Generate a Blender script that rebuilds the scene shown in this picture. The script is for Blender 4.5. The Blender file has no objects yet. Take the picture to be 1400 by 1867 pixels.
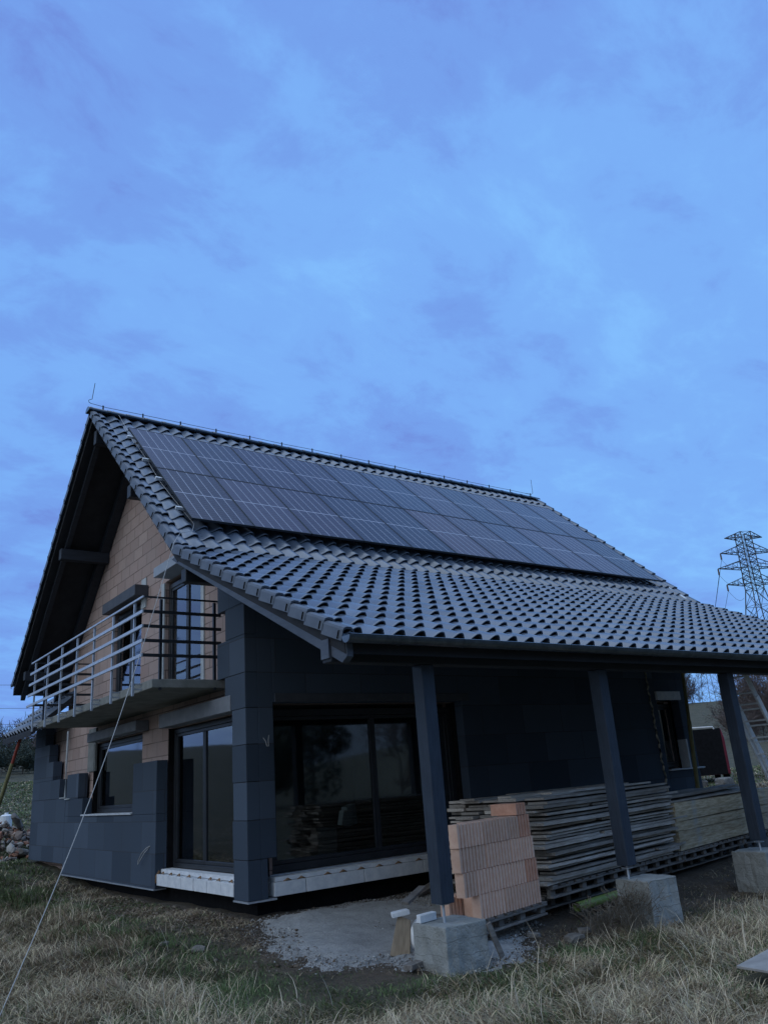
import bpy, bmesh, math, random
import numpy as np
from mathutils import Vector, Matrix, noise as mnoise

random.seed(7)
RNG = np.random.default_rng(11)
sc = bpy.context.scene
COL = sc.collection
R = math.radians

# ------------------------------------------------------------------ camera
YAW, PITCH, ROLL = R(37.26524), R(18.44125), R(-4.31803)
CAM = Vector((-5.2554, -10.4735, 1.4098))
fw = Vector((math.cos(PITCH) * math.sin(YAW), math.cos(PITCH) * math.cos(YAW), math.sin(PITCH)))
r0 = Vector((math.cos(YAW), -math.sin(YAW), 0))
u0 = r0.cross(fw)
cr = r0 * math.cos(ROLL) + u0 * math.sin(ROLL)
cu = -r0 * math.sin(ROLL) + u0 * math.cos(ROLL)
cd = bpy.data.cameras.new('camera')
cd.sensor_fit = 'HORIZONTAL'
cd.sensor_width = 36
cd.lens = 36 * 1455.8 / 1400
cd.clip_end = 3000
cam = bpy.data.objects.new('camera', cd)
m = Matrix((cr, cu, -fw)).transposed().to_4x4()
m.translation = CAM
cam.matrix_world = m
COL.objects.link(cam)
sc.camera = cam

# ------------------------------------------------------------------ world: dusk sky with broken cloud
SUN_AZ, SUN_EL = R(262), R(4.0)     # afterglow lies behind the camera, to its left
w = bpy.data.worlds.new('World')
sc.world = w
w.use_nodes = True
nt = w.node_tree
nt.nodes.clear()
N = nt.nodes.new
L = nt.links.new
tc = N('ShaderNodeTexCoord')
sep = N('ShaderNodeSeparateXYZ'); L(tc.outputs['Generated'], sep.inputs[0])


def wm(op, a, b=None, c=None, clamp=False):
    n = N('ShaderNodeMath'); n.operation = op; n.use_clamp = clamp
    for i, v in enumerate((a, b, c)):
        if v is None:
            continue
        if isinstance(v, (int, float)):
            n.inputs[i].default_value = v
        else:
            L(v, n.inputs[i])
    return n.outputs[0]


zc = wm('MAXIMUM', sep.outputs['Z'], 0.0)
den = wm('ADD', zc, 0.22)
px, py = wm('DIVIDE', sep.outputs['X'], den), wm('DIVIDE', sep.outputs['Y'], den)
comb = N('ShaderNodeCombineXYZ'); L(px, comb.inputs[0]); L(py, comb.inputs[1])


def cloud(scale, detail, rough, dist, rot, sx, sy, off=0.0):
    mp = N('ShaderNodeMapping')
    mp.inputs['Rotation'].default_value = (0, 0, rot)
    mp.inputs['Scale'].default_value = (sx, sy, 1)
    mp.inputs['Location'].default_value = (off, off * .7, 0)
    L(comb.outputs[0], mp.inputs[0])
    n = N('ShaderNodeTexNoise')
    n.inputs['Scale'].default_value = scale
    n.inputs['Detail'].default_value = detail
    n.inputs['Roughness'].default_value = rough
    n.inputs['Distortion'].default_value = dist
    L(mp.outputs[0], n.inputs['Vector'])
    return n.outputs['Fac']


def ramp(fac, stops, inter='EASE'):
    n = N('ShaderNodeValToRGB'); n.color_ramp.interpolation = inter
    e = n.color_ramp.elements
    while len(e) < len(stops):
        e.new(.5)
    for el, (p, c) in zip(e, stops):
        el.position = p; el.color = (*c, 1)
    L(fac, n.inputs[0])
    return n.outputs[0]


c_big = cloud(1.25, 6, .58, .30, R(-20), 1.0, 1.25, 5.3)
c_small = cloud(4.6, 8, .64, .30, R(-20), 1.0, 1.35, 9.4)
c_mid = wm('ADD', wm('MULTIPLY', c_big, .52), wm('MULTIPLY', c_small, .48))
# cloud thins to the right of the house
c_mid = wm('ADD', c_mid, wm('MULTIPLY', wm('ADD', wm('MULTIPLY', sep.outputs['X'], .8), wm('MULTIPLY', sep.outputs['Y'], -.6)), .085))
skycol = ramp(c_mid, [(.34, (.172, .300, .790)), (.43, (.190, .380, .90)), (.53, (.212, .462, .99)), (.66, (.240, .545, 1.05))])
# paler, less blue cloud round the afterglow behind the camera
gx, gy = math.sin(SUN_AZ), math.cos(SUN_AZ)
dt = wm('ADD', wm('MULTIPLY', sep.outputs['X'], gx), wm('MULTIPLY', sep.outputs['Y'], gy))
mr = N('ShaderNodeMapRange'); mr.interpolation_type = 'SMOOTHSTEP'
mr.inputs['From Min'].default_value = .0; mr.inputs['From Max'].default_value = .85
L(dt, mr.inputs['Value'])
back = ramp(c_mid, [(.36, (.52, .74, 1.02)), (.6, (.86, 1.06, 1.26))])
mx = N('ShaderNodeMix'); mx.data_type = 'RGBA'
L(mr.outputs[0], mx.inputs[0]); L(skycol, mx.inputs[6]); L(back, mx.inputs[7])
# unseen additions: bright zenith lights the ground, low dark band shades the porch
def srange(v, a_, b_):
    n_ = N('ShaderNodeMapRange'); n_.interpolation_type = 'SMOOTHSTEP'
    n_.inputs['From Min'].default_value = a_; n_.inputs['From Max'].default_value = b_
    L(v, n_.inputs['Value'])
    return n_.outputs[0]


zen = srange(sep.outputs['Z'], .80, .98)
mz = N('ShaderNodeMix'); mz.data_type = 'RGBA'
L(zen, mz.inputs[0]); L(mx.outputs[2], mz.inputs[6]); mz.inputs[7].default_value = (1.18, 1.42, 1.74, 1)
shade_band = wm('MULTIPLY', srange(sep.outputs['Z'], .46, .20), srange(wm('ADD', wm('MULTIPLY', sep.outputs['X'], .26), wm('MULTIPLY', sep.outputs['Y'], -.97)), .05, .5))
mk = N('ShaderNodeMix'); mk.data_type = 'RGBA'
L(shade_band, mk.inputs[0]); L(mz.outputs[2], mk.inputs[6]); mk.inputs[7].default_value = (.10, .155, .25, 1)
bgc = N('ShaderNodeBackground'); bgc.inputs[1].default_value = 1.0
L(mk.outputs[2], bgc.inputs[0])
nish = N('ShaderNodeTexSky'); nish.sky_type = 'NISHITA'; nish.sun_disc = False
nish.sun_elevation = SUN_EL; nish.sun_rotation = SUN_AZ
bgn = N('ShaderNodeBackground'); bgn.inputs[1].default_value = .05
L(nish.outputs[0], bgn.inputs[0])
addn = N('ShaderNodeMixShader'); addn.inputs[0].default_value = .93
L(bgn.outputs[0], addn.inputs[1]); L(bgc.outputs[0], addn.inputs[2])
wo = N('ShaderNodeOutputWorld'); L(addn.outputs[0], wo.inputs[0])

ld = bpy.data.lights.new('sun', 'SUN'); ld.energy = .30; ld.angle = R(50); ld.color = (1, .93, .88)
sun = bpy.data.objects.new('sun', ld)
sun_dir = Vector((gx * math.cos(R(28)), gy * math.cos(R(28)), math.sin(R(28))))
sun.rotation_euler = sun_dir.to_track_quat('Z', 'Y').to_euler()
COL.objects.link(sun)

sc.view_settings.view_transform = 'Standard'
sc.view_settings.look = 'None'
sc.view_settings.exposure = 0
sc.view_settings.gamma = 1
sc.cycles.max_bounces = 8
sc.cycles.transparent_max_bounces = 12

# ------------------------------------------------------------------ material helpers


class Mat:
    def __init__(s, name):
        s.m = bpy.data.materials.new(name); s.m.use_nodes = True
        s.t = s.m.node_tree
        s.b = s.t.nodes['Principled BSDF']
        s._tc = None

    def n(s, typ, **kw):
        x = s.t.nodes.new(typ)
        for k, v in kw.items():
            setattr(x, k, v)
        return x

    def l(s, a, b):
        s.t.links.new(a, b)

    def co(s, which='Object'):
        if s._tc is None:
            s._tc = s.n('ShaderNodeTexCoord')
        return s._tc.outputs[which]

    def math(s, op, a, b=None, c=None, clamp=False):
        x = s.n('ShaderNodeMath', operation=op, use_clamp=clamp)
        for i, v in enumerate((a, b, c)):
            if v is None:
                continue
            if isinstance(v, (int, float)):
                x.inputs[i].default_value = v
            else:
                s.l(v, x.inputs[i])
        return x.outputs[0]

    def noise(s, scale, detail=4, rough=.55, co=None, stretch=None, dist=0):
        v = co or s.co()
        if stretch:
            mp = s.n('ShaderNodeMapping'); mp.inputs['Scale'].default_value = stretch
            s.l(v, mp.inputs[0]); v = mp.outputs[0]
        x = s.n('ShaderNodeTexNoise')
        x.inputs['Scale'].default_value = scale; x.inputs['Detail'].default_value = detail
        x.inputs['Roughness'].default_value = rough; x.inputs['Distortion'].default_value = dist
        s.l(v, x.inputs['Vector'])
        return x.outputs['Fac']

    def ramp(s, fac, stops, inter='LINEAR'):
        x = s.n('ShaderNodeValToRGB'); x.color_ramp.interpolation = inter
        e = x.color_ramp.elements
        while len(e) < len(stops):
            e.new(.5)
        for el, (p, c) in zip(e, stops):
            el.position = p; el.color = (*c, 1)
        s.l(fac, x.inputs[0])
        return x.outputs[0]

    def mix(s, fac, a, b, mode='MIX'):
        x = s.n('ShaderNodeMix', data_type='RGBA', blend_type=mode)
        for i, v in ((0, fac), (6, a), (7, b)):
            if isinstance(v, (int, float)):
                x.inputs[i].default_value = v
            elif isinstance(v, tuple):
                x.inputs[i].default_value = (*v, 1)
            else:
                s.l(v, x.inputs[i])
        return x.outputs[2]

    def bump(s, h, strength, dist=.01):
        x = s.n('ShaderNodeBump'); x.inputs['Strength'].default_value = strength
        x.inputs['Distance'].default_value = dist
        s.l(h, x.inputs['Height']); s.l(x.outputs[0], s.b.inputs['Normal'])

    def color(s, v):
        if isinstance(v, tuple):
            s.b.inputs['Base Color'].default_value = (*v, 1)
        else:
            s.l(v, s.b.inputs['Base Color'])

    def rough(s, v):
        if isinstance(v, (int, float)):
            s.b.inputs['Roughness'].default_value = v
        else:
            s.l(v, s.b.inputs['Roughness'])

    def set(s, **kw):
        for k, v in kw.items():
            s.b.inputs[k.replace('_', ' ')].default_value = v

    def rand(s):
        return s.n('ShaderNodeObjectInfo').outputs['Random']


def simple(name, c1, c2, scale=6, rough=.7, bump=.2, bdist=.01, bscale=None, rand=0, metal=0, stretch=None, spec=.5):
    M = Mat(name)
    f = M.noise(scale, 5, .6, stretch=stretch)
    col = M.ramp(f, [(.32, c1), (.68, c2)])
    if rand:
        hs = M.n('ShaderNodeHueSaturation')
        M.l(M.math('ADD', 1 - rand, M.math('MULTIPLY', M.rand(), 2 * rand)), hs.inputs['Value'])
        M.l(col, hs.inputs['Color']); col = hs.outputs[0]
    M.color(col); M.rough(rough)
    if bump:
        M.bump(M.noise(bscale or scale * 4, 6, .65, stretch=stretch), bump, bdist)
    M.set(Metallic=metal)
    M.b.inputs['Specular IOR Level'].default_value = spec
    return M.m


MT = {}


def mats():
    # graphite insulation board
    M = Mat('graphite_insulation')
    s = M.n('ShaderNodeSeparateXYZ'); M.l(M.co(), s.inputs[0])
    c = M.n('ShaderNodeCombineXYZ')
    M.l(M.math('ADD', s.outputs[0], s.outputs[1]), c.inputs[0]); M.l(s.outputs[2], c.inputs[1])
    b = M.n('ShaderNodeTexBrick')
    b.inputs['Scale'].default_value = 1; b.inputs['Brick Width'].default_value = 1.0
    b.inputs['Row Height'].default_value = .5; b.inputs['Mortar Size'].default_value = .006
    b.inputs['Color1'].default_value = (.022, .037, .061, 1); b.inputs['Color2'].default_value = (.068, .094, .136, 1)
    b.inputs['Mortar'].default_value = (.03, .03, .035, 1); b.inputs['Mortar Smooth'].default_value = .2
    M.l(c.outputs[0], b.inputs['Vector'])
    sp = M.noise(140, 2, .5)
    big = M.noise(1.3, 4, .6)
    col = M.mix(M.math('MULTIPLY', M.math('SUBTRACT', sp, .35), .9, clamp=True), b.outputs['Color'], (.098, .132, .180))
    col = M.mix(M.math('MULTIPLY', M.math('SUBTRACT', big, .4), .7, clamp=True), col, (.045, .055, .072))
    M.color(col); M.rough(.85)
    M.bump(M.math('ADD', M.math('MULTIPLY', b.outputs['Fac'], -1.2), M.math('MULTIPLY', sp, .35)), .5, .006)
    MT['eps'] = M.m
    # hollow clay block masonry
    M = Mat('clay_block_masonry')
    s = M.n('ShaderNodeSeparateXYZ'); M.l(M.co(), s.inputs[0])
    c = M.n('ShaderNodeCombineXYZ')
    M.l(M.math('ADD', s.outputs[0], s.outputs[1]), c.inputs[0]); M.l(M.math('ADD', s.outputs[2], -.07), c.inputs[1])
    wob = M.noise(3, 2)
    b = M.n('ShaderNodeTexBrick')
    b.inputs['Scale'].default_value = 1; b.inputs['Brick Width'].default_value = .5
    b.inputs['Row Height'].default_value = .25; b.inputs['Mortar Size'].default_value = .010
    b.inputs['Color1'].default_value = (.370, .258, .228, 1); b.inputs['Color2'].default_value = (.49, .365, .325, 1)
    b.inputs['Mortar'].default_value = (.16, .12, .10, 1); b.inputs['Mortar Smooth'].default_value = .35
    M.l(c.outputs[0], b.inputs['Vector'])
    big = M.noise(1.1, 5, .65); fine = M.noise(22, 5, .65)
    col = M.mix(M.math('MULTIPLY', M.math('SUBTRACT', big, .42), 2.2, clamp=True), b.outputs['Color'], (.37, .295, .27))
    col = M.mix(M.math('MULTIPLY', M.math('SUBTRACT', fine, .52), 2.0, clamp=True), col, (.33, .235, .185))
    M.color(col); M.rough(.9)
    gr = M.n('ShaderNodeTexWave'); gr.bands_direction = 'X'; gr.inputs['Scale'].default_value = 9
    M.l(c.outputs[0], gr.inputs['Vector'])
    M.bump(M.math('ADD', M.math('MULTIPLY', b.outputs['Fac'], -1.6), M.math('ADD', M.math('MULTIPLY', fine, .7), M.math('MULTIPLY', gr.outputs['Fac'], .25))), .7, .012)
    MT['brick'] = M.m
    # loose clay blocks
    M = Mat('clay_block')
    fine = M.noise(18, 5, .6); big = M.noise(2.2, 3)
    col = M.ramp(M.math('ADD', M.math('MULTIPLY', fine, .5), M.math('MULTIPLY', big, .5)), [(.35, (.70, .425, .305)), (.65, (.82, .575, .445))])
    hs = M.n('ShaderNodeHueSaturation'); M.l(M.math('ADD', .85, M.math('MULTIPLY', M.rand(), .25)), hs.inputs['Value']); M.l(col, hs.inputs['Color'])
    M.color(hs.outputs[0]); M.rough(.9); M.bump(fine, .4, .006)
    MT['clay'] = M.m
    MT['clay_red'] = simple('clay_block_red', (.60, .30, .20), (.72, .40, .28), 14, .9, .4)
    # roof tile, engobed graphite
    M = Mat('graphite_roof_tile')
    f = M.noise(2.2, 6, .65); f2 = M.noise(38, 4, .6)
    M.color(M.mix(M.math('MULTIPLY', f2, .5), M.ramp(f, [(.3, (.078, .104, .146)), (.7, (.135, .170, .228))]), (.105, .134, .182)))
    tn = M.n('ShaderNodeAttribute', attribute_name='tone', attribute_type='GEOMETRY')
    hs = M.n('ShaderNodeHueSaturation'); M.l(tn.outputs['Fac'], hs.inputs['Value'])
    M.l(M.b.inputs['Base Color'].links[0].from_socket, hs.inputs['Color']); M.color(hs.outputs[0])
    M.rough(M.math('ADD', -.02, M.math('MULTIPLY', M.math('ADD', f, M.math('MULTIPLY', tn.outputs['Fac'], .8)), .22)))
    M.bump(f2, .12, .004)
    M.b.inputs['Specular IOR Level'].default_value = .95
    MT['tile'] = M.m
    MT['verge'] = simple('verge_metal', (.075, .090, .12), (.115, .135, .17), 5, .5, .1, spec=.6)
    M = Mat('painted_timber')
    g = M.noise(5, 6, .65, stretch=(9, 9, .8)); wr = M.noise(7, 5, .7, stretch=(12, 12, .45)); pt = M.noise(2.2, 4, .6)
    col = M.ramp(M.math('ADD', M.math('MULTIPLY', g, .6), M.math('MULTIPLY', pt, .4)), [(.34, (.013, .021, .037)), (.66, (.036, .052, .080))])
    col = M.mix(M.math('MULTIPLY', M.math('SUBTRACT', wr, .66), 6, clamp=True), col, (.14, .16, .18))
    M.color(col); M.rough(M.math('ADD', .42, M.math('MULTIPLY', g, .3))); M.bump(M.math('ADD', g, wr), .5, .006)
    MT['timber'] = M.m
    MT['timber_h'] = simple('painted_beam', (.014, .019, .028), (.024, .031, .045), 3, .6, .35, .006, 30, stretch=(1, 8, 8))
    MT['soffit'] = simple('dark_soffit_boards', (.012, .013, .017), (.022, .024, .03), 4, .8, .2)
    MT['greytimber'] = simple('grey_blue_timber', (.055, .070, .10), (.09, .108, .145), 2.4, .6, .35, .006, 24, stretch=(6, 1, 6))
    MT['zinc'] = simple('gutter_zinc', (.10, .125, .155), (.17, .20, .24), 9, .32, .05, metal=.9)
    MT['galv'] = simple('galvanised_steel', (.42, .46, .52), (.58, .62, .68), 14, .45, .08, metal=.55)
    MT['darksteel'] = simple('dark_steel', (.05, .055, .065), (.09, .095, .11), 10, .5, .05, metal=.5)
    MT['alu'] = simple('aluminium', (.74, .76, .80), (.86, .88, .90), 12, .5, .05)
    MT['frame'] = simple('anthracite_frame', (.018, .021, .027), (.028, .032, .04), 3, .4, .04)
    MT['box'] = simple('grey_roller_box', (.165, .18, .21), (.225, .24, .27), 5, .7, .15)
    MT['boxpale'] = simple('pale_roller_box', (.30, .34, .40), (.38, .42, .48), 5, .6, .1)
    MT['boxdark'] = simple('dark_roller_box', (.05, .056, .07), (.075, .082, .10), 5, .6, .1)
    MT['white'] = simple('white_block', (.62, .65, .69), (.80, .81, .83), 9, .8, .35, .006, 40)
    MT['jamb'] = simple('pale_jamb', (.42, .46, .48), (.55, .58, .60), 6, .8, .2)
    MT['sill'] = simple('pale_sill', (.50, .53, .57), (.62, .65, .68), 8, .5, .1)
    MT['paleboard'] = simple('pale_board', (.24, .225, .215), (.34, .325, .31), 6, .8, .2)
    MT['mortar'] = simple('mortar_dab', (.20, .115, .06), (.34, .21, .12), 20, .9, .5)
    MT['slab'] = simple('balcony_concrete', (.17, .175, .165), (.28, .285, .27), 4, .9, .4, .01, 30)
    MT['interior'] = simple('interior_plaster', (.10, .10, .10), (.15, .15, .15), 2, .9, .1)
    # concrete with pour seams
    M = Mat('footing_concrete')
    s = M.n('ShaderNodeSeparateXYZ'); M.l(M.co(), s.inputs[0])
    wv = M.noise(3, 3); fine = M.noise(45, 5, .6); big = M.noise(5, 4, .6)
    zz = M.math('ADD', s.outputs[2], M.math('MULTIPLY', M.math('SUBTRACT', wv, .5), .10))
    seam = M.math('LESS_THAN', M.math('ABSOLUTE', M.math('SUBTRACT', M.math('FRACT', M.math('MULTIPLY', zz, 7.2)), .5)), .02)
    col = M.ramp(big, [(.3, (.245, .25, .235)), (.7, (.38, .385, .365))])
    col = M.mix(M.math('MULTIPLY', seam, .38), col, (.12, .12, .11))
    dirt = M.math('MULTIPLY', M.math('SUBTRACT', M.math('ADD', M.math('MULTIPLY', s.outputs[2], -1.6), M.math('MULTIPLY', big, .9)), .52), 3.0, clamp=True)
    col = M.mix(M.math('MULTIPLY', dirt, .7), col, (.15, .125, .095))
    pit = M.math('LESS_THAN', fine, .36)
    col = M.mix(M.math('MULTIPLY', pit, .6), col, (.13, .13, .12))
    M.color(col); M.rough(.92); M.bump(M.math('SUBTRACT', M.math('ADD', fine, M.math('MULTIPLY', big, 1.2)), M.math('MULTIPLY', seam, .8)), .8, .016)
    MT['concrete'] = M.m
    # weathered planks
    M = Mat('weathered_plank')
    g = M.noise(3.0, 6, .65, stretch=(1.2, 16, 16)); d = M.noise(1.7, 3, stretch=(1, 3, 3))
    col = M.ramp(M.math('ADD', M.math('MULTIPLY', g, .65), M.math('MULTIPLY', d, .35)), [(.30, (.19, .155, .125)), (.5, (.37, .33, .29)), (.70, (.56, .53, .49))])
    hs = M.n('ShaderNodeHueSaturation'); M.l(M.math('ADD', .55, M.math('MULTIPLY', M.rand(), .9)), hs.inputs['Value']); M.l(col, hs.inputs['Color'])
    M.color(hs.outputs[0]); M.rough(.85); M.bump(g, .5, .006)
    MT['plank'] = M.m
    M = Mat('yellowed_timber')
    g = M.noise(2.6, 6, .65, stretch=(1.2, 14, 14)); d = M.noise(2.3, 4, .6)
    col = M.ramp(g, [(.30, (.25, .18, .10)), (.5, (.50, .40, .265)), (.70, (.68, .60, .45))])
    col = M.mix(M.math('MULTIPLY', M.math('SUBTRACT', d, .56), 5, clamp=True), col, (.40, .38, .35))
    hs = M.n('ShaderNodeHueSaturation'); M.l(M.math('ADD', .55, M.math('MULTIPLY', M.rand(), .95)), hs.inputs['Value']); M.l(col, hs.inputs['Color'])
    M.color(hs.outputs[0]); M.rough(.85); M.bump(g, .45, .006)
    MT['ytimber'] = M.m
    MT['pallet'] = simple('pallet_wood', (.11, .095, .085), (.235, .215, .195), 4, .85, .4, .006, 20, stretch=(1, 8, 8), rand=.25)
    MT['rawwood'] = simple('raw_wood', (.27, .20, .13), (.42, .32, .22), 5, .8, .3, stretch=(6, 6, 1))
    MT['styro'] = simple('white_foam', (.72, .74, .76), (.84, .85, .86), 30, .8, .3, .006, 80)
    MT['maroon'] = simple('maroon_paint', (.12, .006, .018), (.20, .012, .030), 4, .45, .05)
    MT['black'] = simple('black_rubber', (.006, .006, .007), (.012, .012, .014), 8, .95, .1, spec=.15)
    MT['palerail'] = simple('pale_plastic', (.62, .60, .58), (.72, .70, .68), 8, .5, .05)
    MT['cable'] = simple('pale_cable', (.40, .40, .40), (.52, .52, .52), 30, .6, 0)
    MT['wire'] = simple('dull_wire', (.05, .055, .06), (.08, .085, .09), 30, .5, 0, metal=.5)
    MT['prop'] = simple('rusty_yellow_prop', (.13, .12, .045), (.24, .22, .10), 9, .7, .3, stretch=(1, 1, .3))
    MT['red'] = simple('red_paint', (.24, .035, .02), (.33, .06, .035), 9, .6, .2)
    MT['stone'] = simple('field_stone', (.13, .115, .10), (.26, .24, .215), 5, .9, .6, .02, 20, rand=.35)
    MT['rubble'] = simple('rubble', (.11, .09, .08), (.33, .30, .275), 1.9, .9, .6, .02, 12)
    MT['pipe'] = simple('green_pipe', (.17, .24, .05), (.26, .33, .10), 8, .5, .1)
    MT['bark'] = simple('bark', (.055, .045, .040), (.10, .085, .075), 3, .9, 0)
    MT['twig'] = simple('twigs', (.075, .055, .055), (.125, .095, .09), .6, .9, 0, rand=.2)
    MT['twigred'] = simple('twigs_russet', (.085, .065, .060), (.135, .105, .095), .6, .9, 0, rand=.2)
    MT['evergreen'] = simple('evergreen_leaf', (.04, .052, .042), (.075, .09, .065), .6, .9, 0, rand=.2)
    MT['drybush'] = simple('dry_stems', (.12, .10, .08), (.20, .17, .13), 3, .9, 0)
    MT['steelgrey'] = simple('pylon_steel', (.045, .048, .055), (.08, .083, .09), .6, .6, 0, metal=.4)
    MT['insul'] = simple('brown_insulator', (.06, .035, .03), (.09, .05, .04), 4, .3, 0)
    MT['rope'] = simple('foam_seam', (.40, .37, .30), (.52, .49, .42), 20, .9, .4)
    # window glass: thin pane
    M = Mat('window_glass')
    t = M.t
    t.nodes.remove(M.b)
    tr = M.n('ShaderNodeBsdfTransparent'); tr.inputs[0].default_value = (.60, .64, .64, 1)
    gl = M.n('ShaderNodeBsdfGlossy'); gl.inputs['Roughness'].default_value = .035; gl.inputs[0].default_value = (.95, .97, 1, 1)
    fr = M.n('ShaderNodeFresnel'); fr.inputs['IOR'].default_value = 1.5
    bp = M.n('ShaderNodeBump'); bp.inputs['Strength'].default_value = .05; bp.inputs['Distance'].default_value = .02
    M.l(M.noise(1.1, 2), bp.inputs['Height']); M.l(bp.outputs[0], gl.inputs['Normal'])
    mx = M.n('ShaderNodeMixShader')
    M.l(M.math('ADD', M.math('MULTIPLY', fr.outputs[0], 1.5), .03, clamp=True), mx.inputs[0]); M.l(tr.outputs[0], mx.inputs[1]); M.l(gl.outputs[0], mx.inputs[2])
    M.l(mx.outputs[0], t.nodes['Material Output'].inputs[0])
    MT['glass'] = M.m
    # solar glass: object space x across, y up the slope
    M = Mat('solar_cells')
    s = M.n('ShaderNodeSeparateXYZ'); M.l(M.co(), s.inputs[0])

    def line(v, period, half, off=0.0):
        f = M.math('FRACT', M.math('ADD', M.math('DIVIDE', v, period), off))
        d = M.math('MULTIPLY', M.math('MINIMUM', f, M.math('SUBTRACT', 1.0, f)), period)
        return M.math('LESS_THAN', d, half)
    cols = line(s.outputs[0], PW / 6, .006)
    rows = line(s.outputs[1], PL / 24, .0030)
    bus = line(s.outputs[0], PW / 54, .0012, .5)
    mid = M.math('LESS_THAN', M.math('ABSOLUTE', M.math('SUBTRACT', s.outputs[1], PL / 2)), .014)
    cell = M.n('ShaderNodeHueSaturation')
    M.l(M.mix(M.math('FRACT', M.math('MULTIPLY', M.rand(), 7.3)), (.060, .037, .042), (.042, .042, .062)), cell.inputs['Color'])
    M.l(M.math('ADD', .6, M.math('MULTIPLY', M.rand(), 1.0)), cell.inputs['Value'])
    col = M.mix(M.math('MULTIPLY', bus, .22), cell.outputs[0], (.22, .24, .30))
    col = M.mix(M.math('MULTIPLY', rows, .42), col, (.26, .27, .33))
    col = M.mix(M.math('MULTIPLY', cols, .8), col, (.52, .52, .57))
    col = M.mix(M.math('MULTIPLY', mid, .8), col, (.48, .48, .54))
    M.color(col)
    M.rough(M.math('ADD', .16, M.math('MULTIPLY', M.noise(1.5, 4, .6), .12)))
    M.b.inputs['Specular IOR Level'].default_value = .2
    MT['solar'] = M.m
    # ground
    M = Mat('meadow_ground')
    big = M.noise(.35, 5, .6); mid_ = M.noise(1.6, 6, .65); fine = M.noise(14, 6, .7)
    g = M.n('ShaderNodeNewGeometry')
    s = M.n('ShaderNodeSeparateXYZ'); M.l(g.outputs['Position'], s.inputs[0])
    soil = M.ramp(M.math('ADD', M.math('MULTIPLY', mid_, .5), M.math('MULTIPLY', fine, .5)), [(.35, (.075, .055, .040)), (.65, (.18, .138, .10))])
    grass = M.ramp(M.math('ADD', M.math('MULTIPLY', mid_, .55), M.math('MULTIPLY', fine, .45)), [(.38, (.048, .050, .026)), (.62, (.130, .110, .066))])
    att = M.n('ShaderNodeAttribute', attribute_name='soil', attribute_type='GEOMETRY')
    k = M.math('ADD', att.outputs['Fac'], M.math('MULTIPLY', M.math('SUBTRACT', mid_, .5), 1.6), clamp=True)
    M.color(M.mix(k, grass, soil)); M.rough(.95); M.bump(M.math('ADD', fine, M.math('MULTIPLY', mid_, 1.6)), .9, .10)
    MT['ground'] = M.m
    M = Mat('sand_gravel')
    fine = M.noise(60, 5, .7); mid_ = M.noise(3.5, 5, .65)
    M.color(M.ramp(M.math('ADD', M.math('MULTIPLY', fine, .55), M.math('MULTIPLY', mid_, .45)), [(.35, (.24, .235, .225)), (.65, (.50, .49, .475))]))
    M.rough(.95); M.bump(M.math('ADD', fine, M.math('MULTIPLY', mid_, 1.5)), .8, .02)
    MT['sand'] = M.m
    M = Mat('grass_blades')
    a = M.n('ShaderNodeAttribute', attribute_name='tint', attribute_type='GEOMETRY')
    M.l(a.outputs['Color'], M.b.inputs['Base Color']); M.rough(.7)
    M.b.inputs['Specular IOR Level'].default_value = .25
    MT['grass'] = M.m


PW, PL = 1.086, 2.130
mats()

# ------------------------------------------------------------------ mesh helpers
WORG = {}


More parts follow.
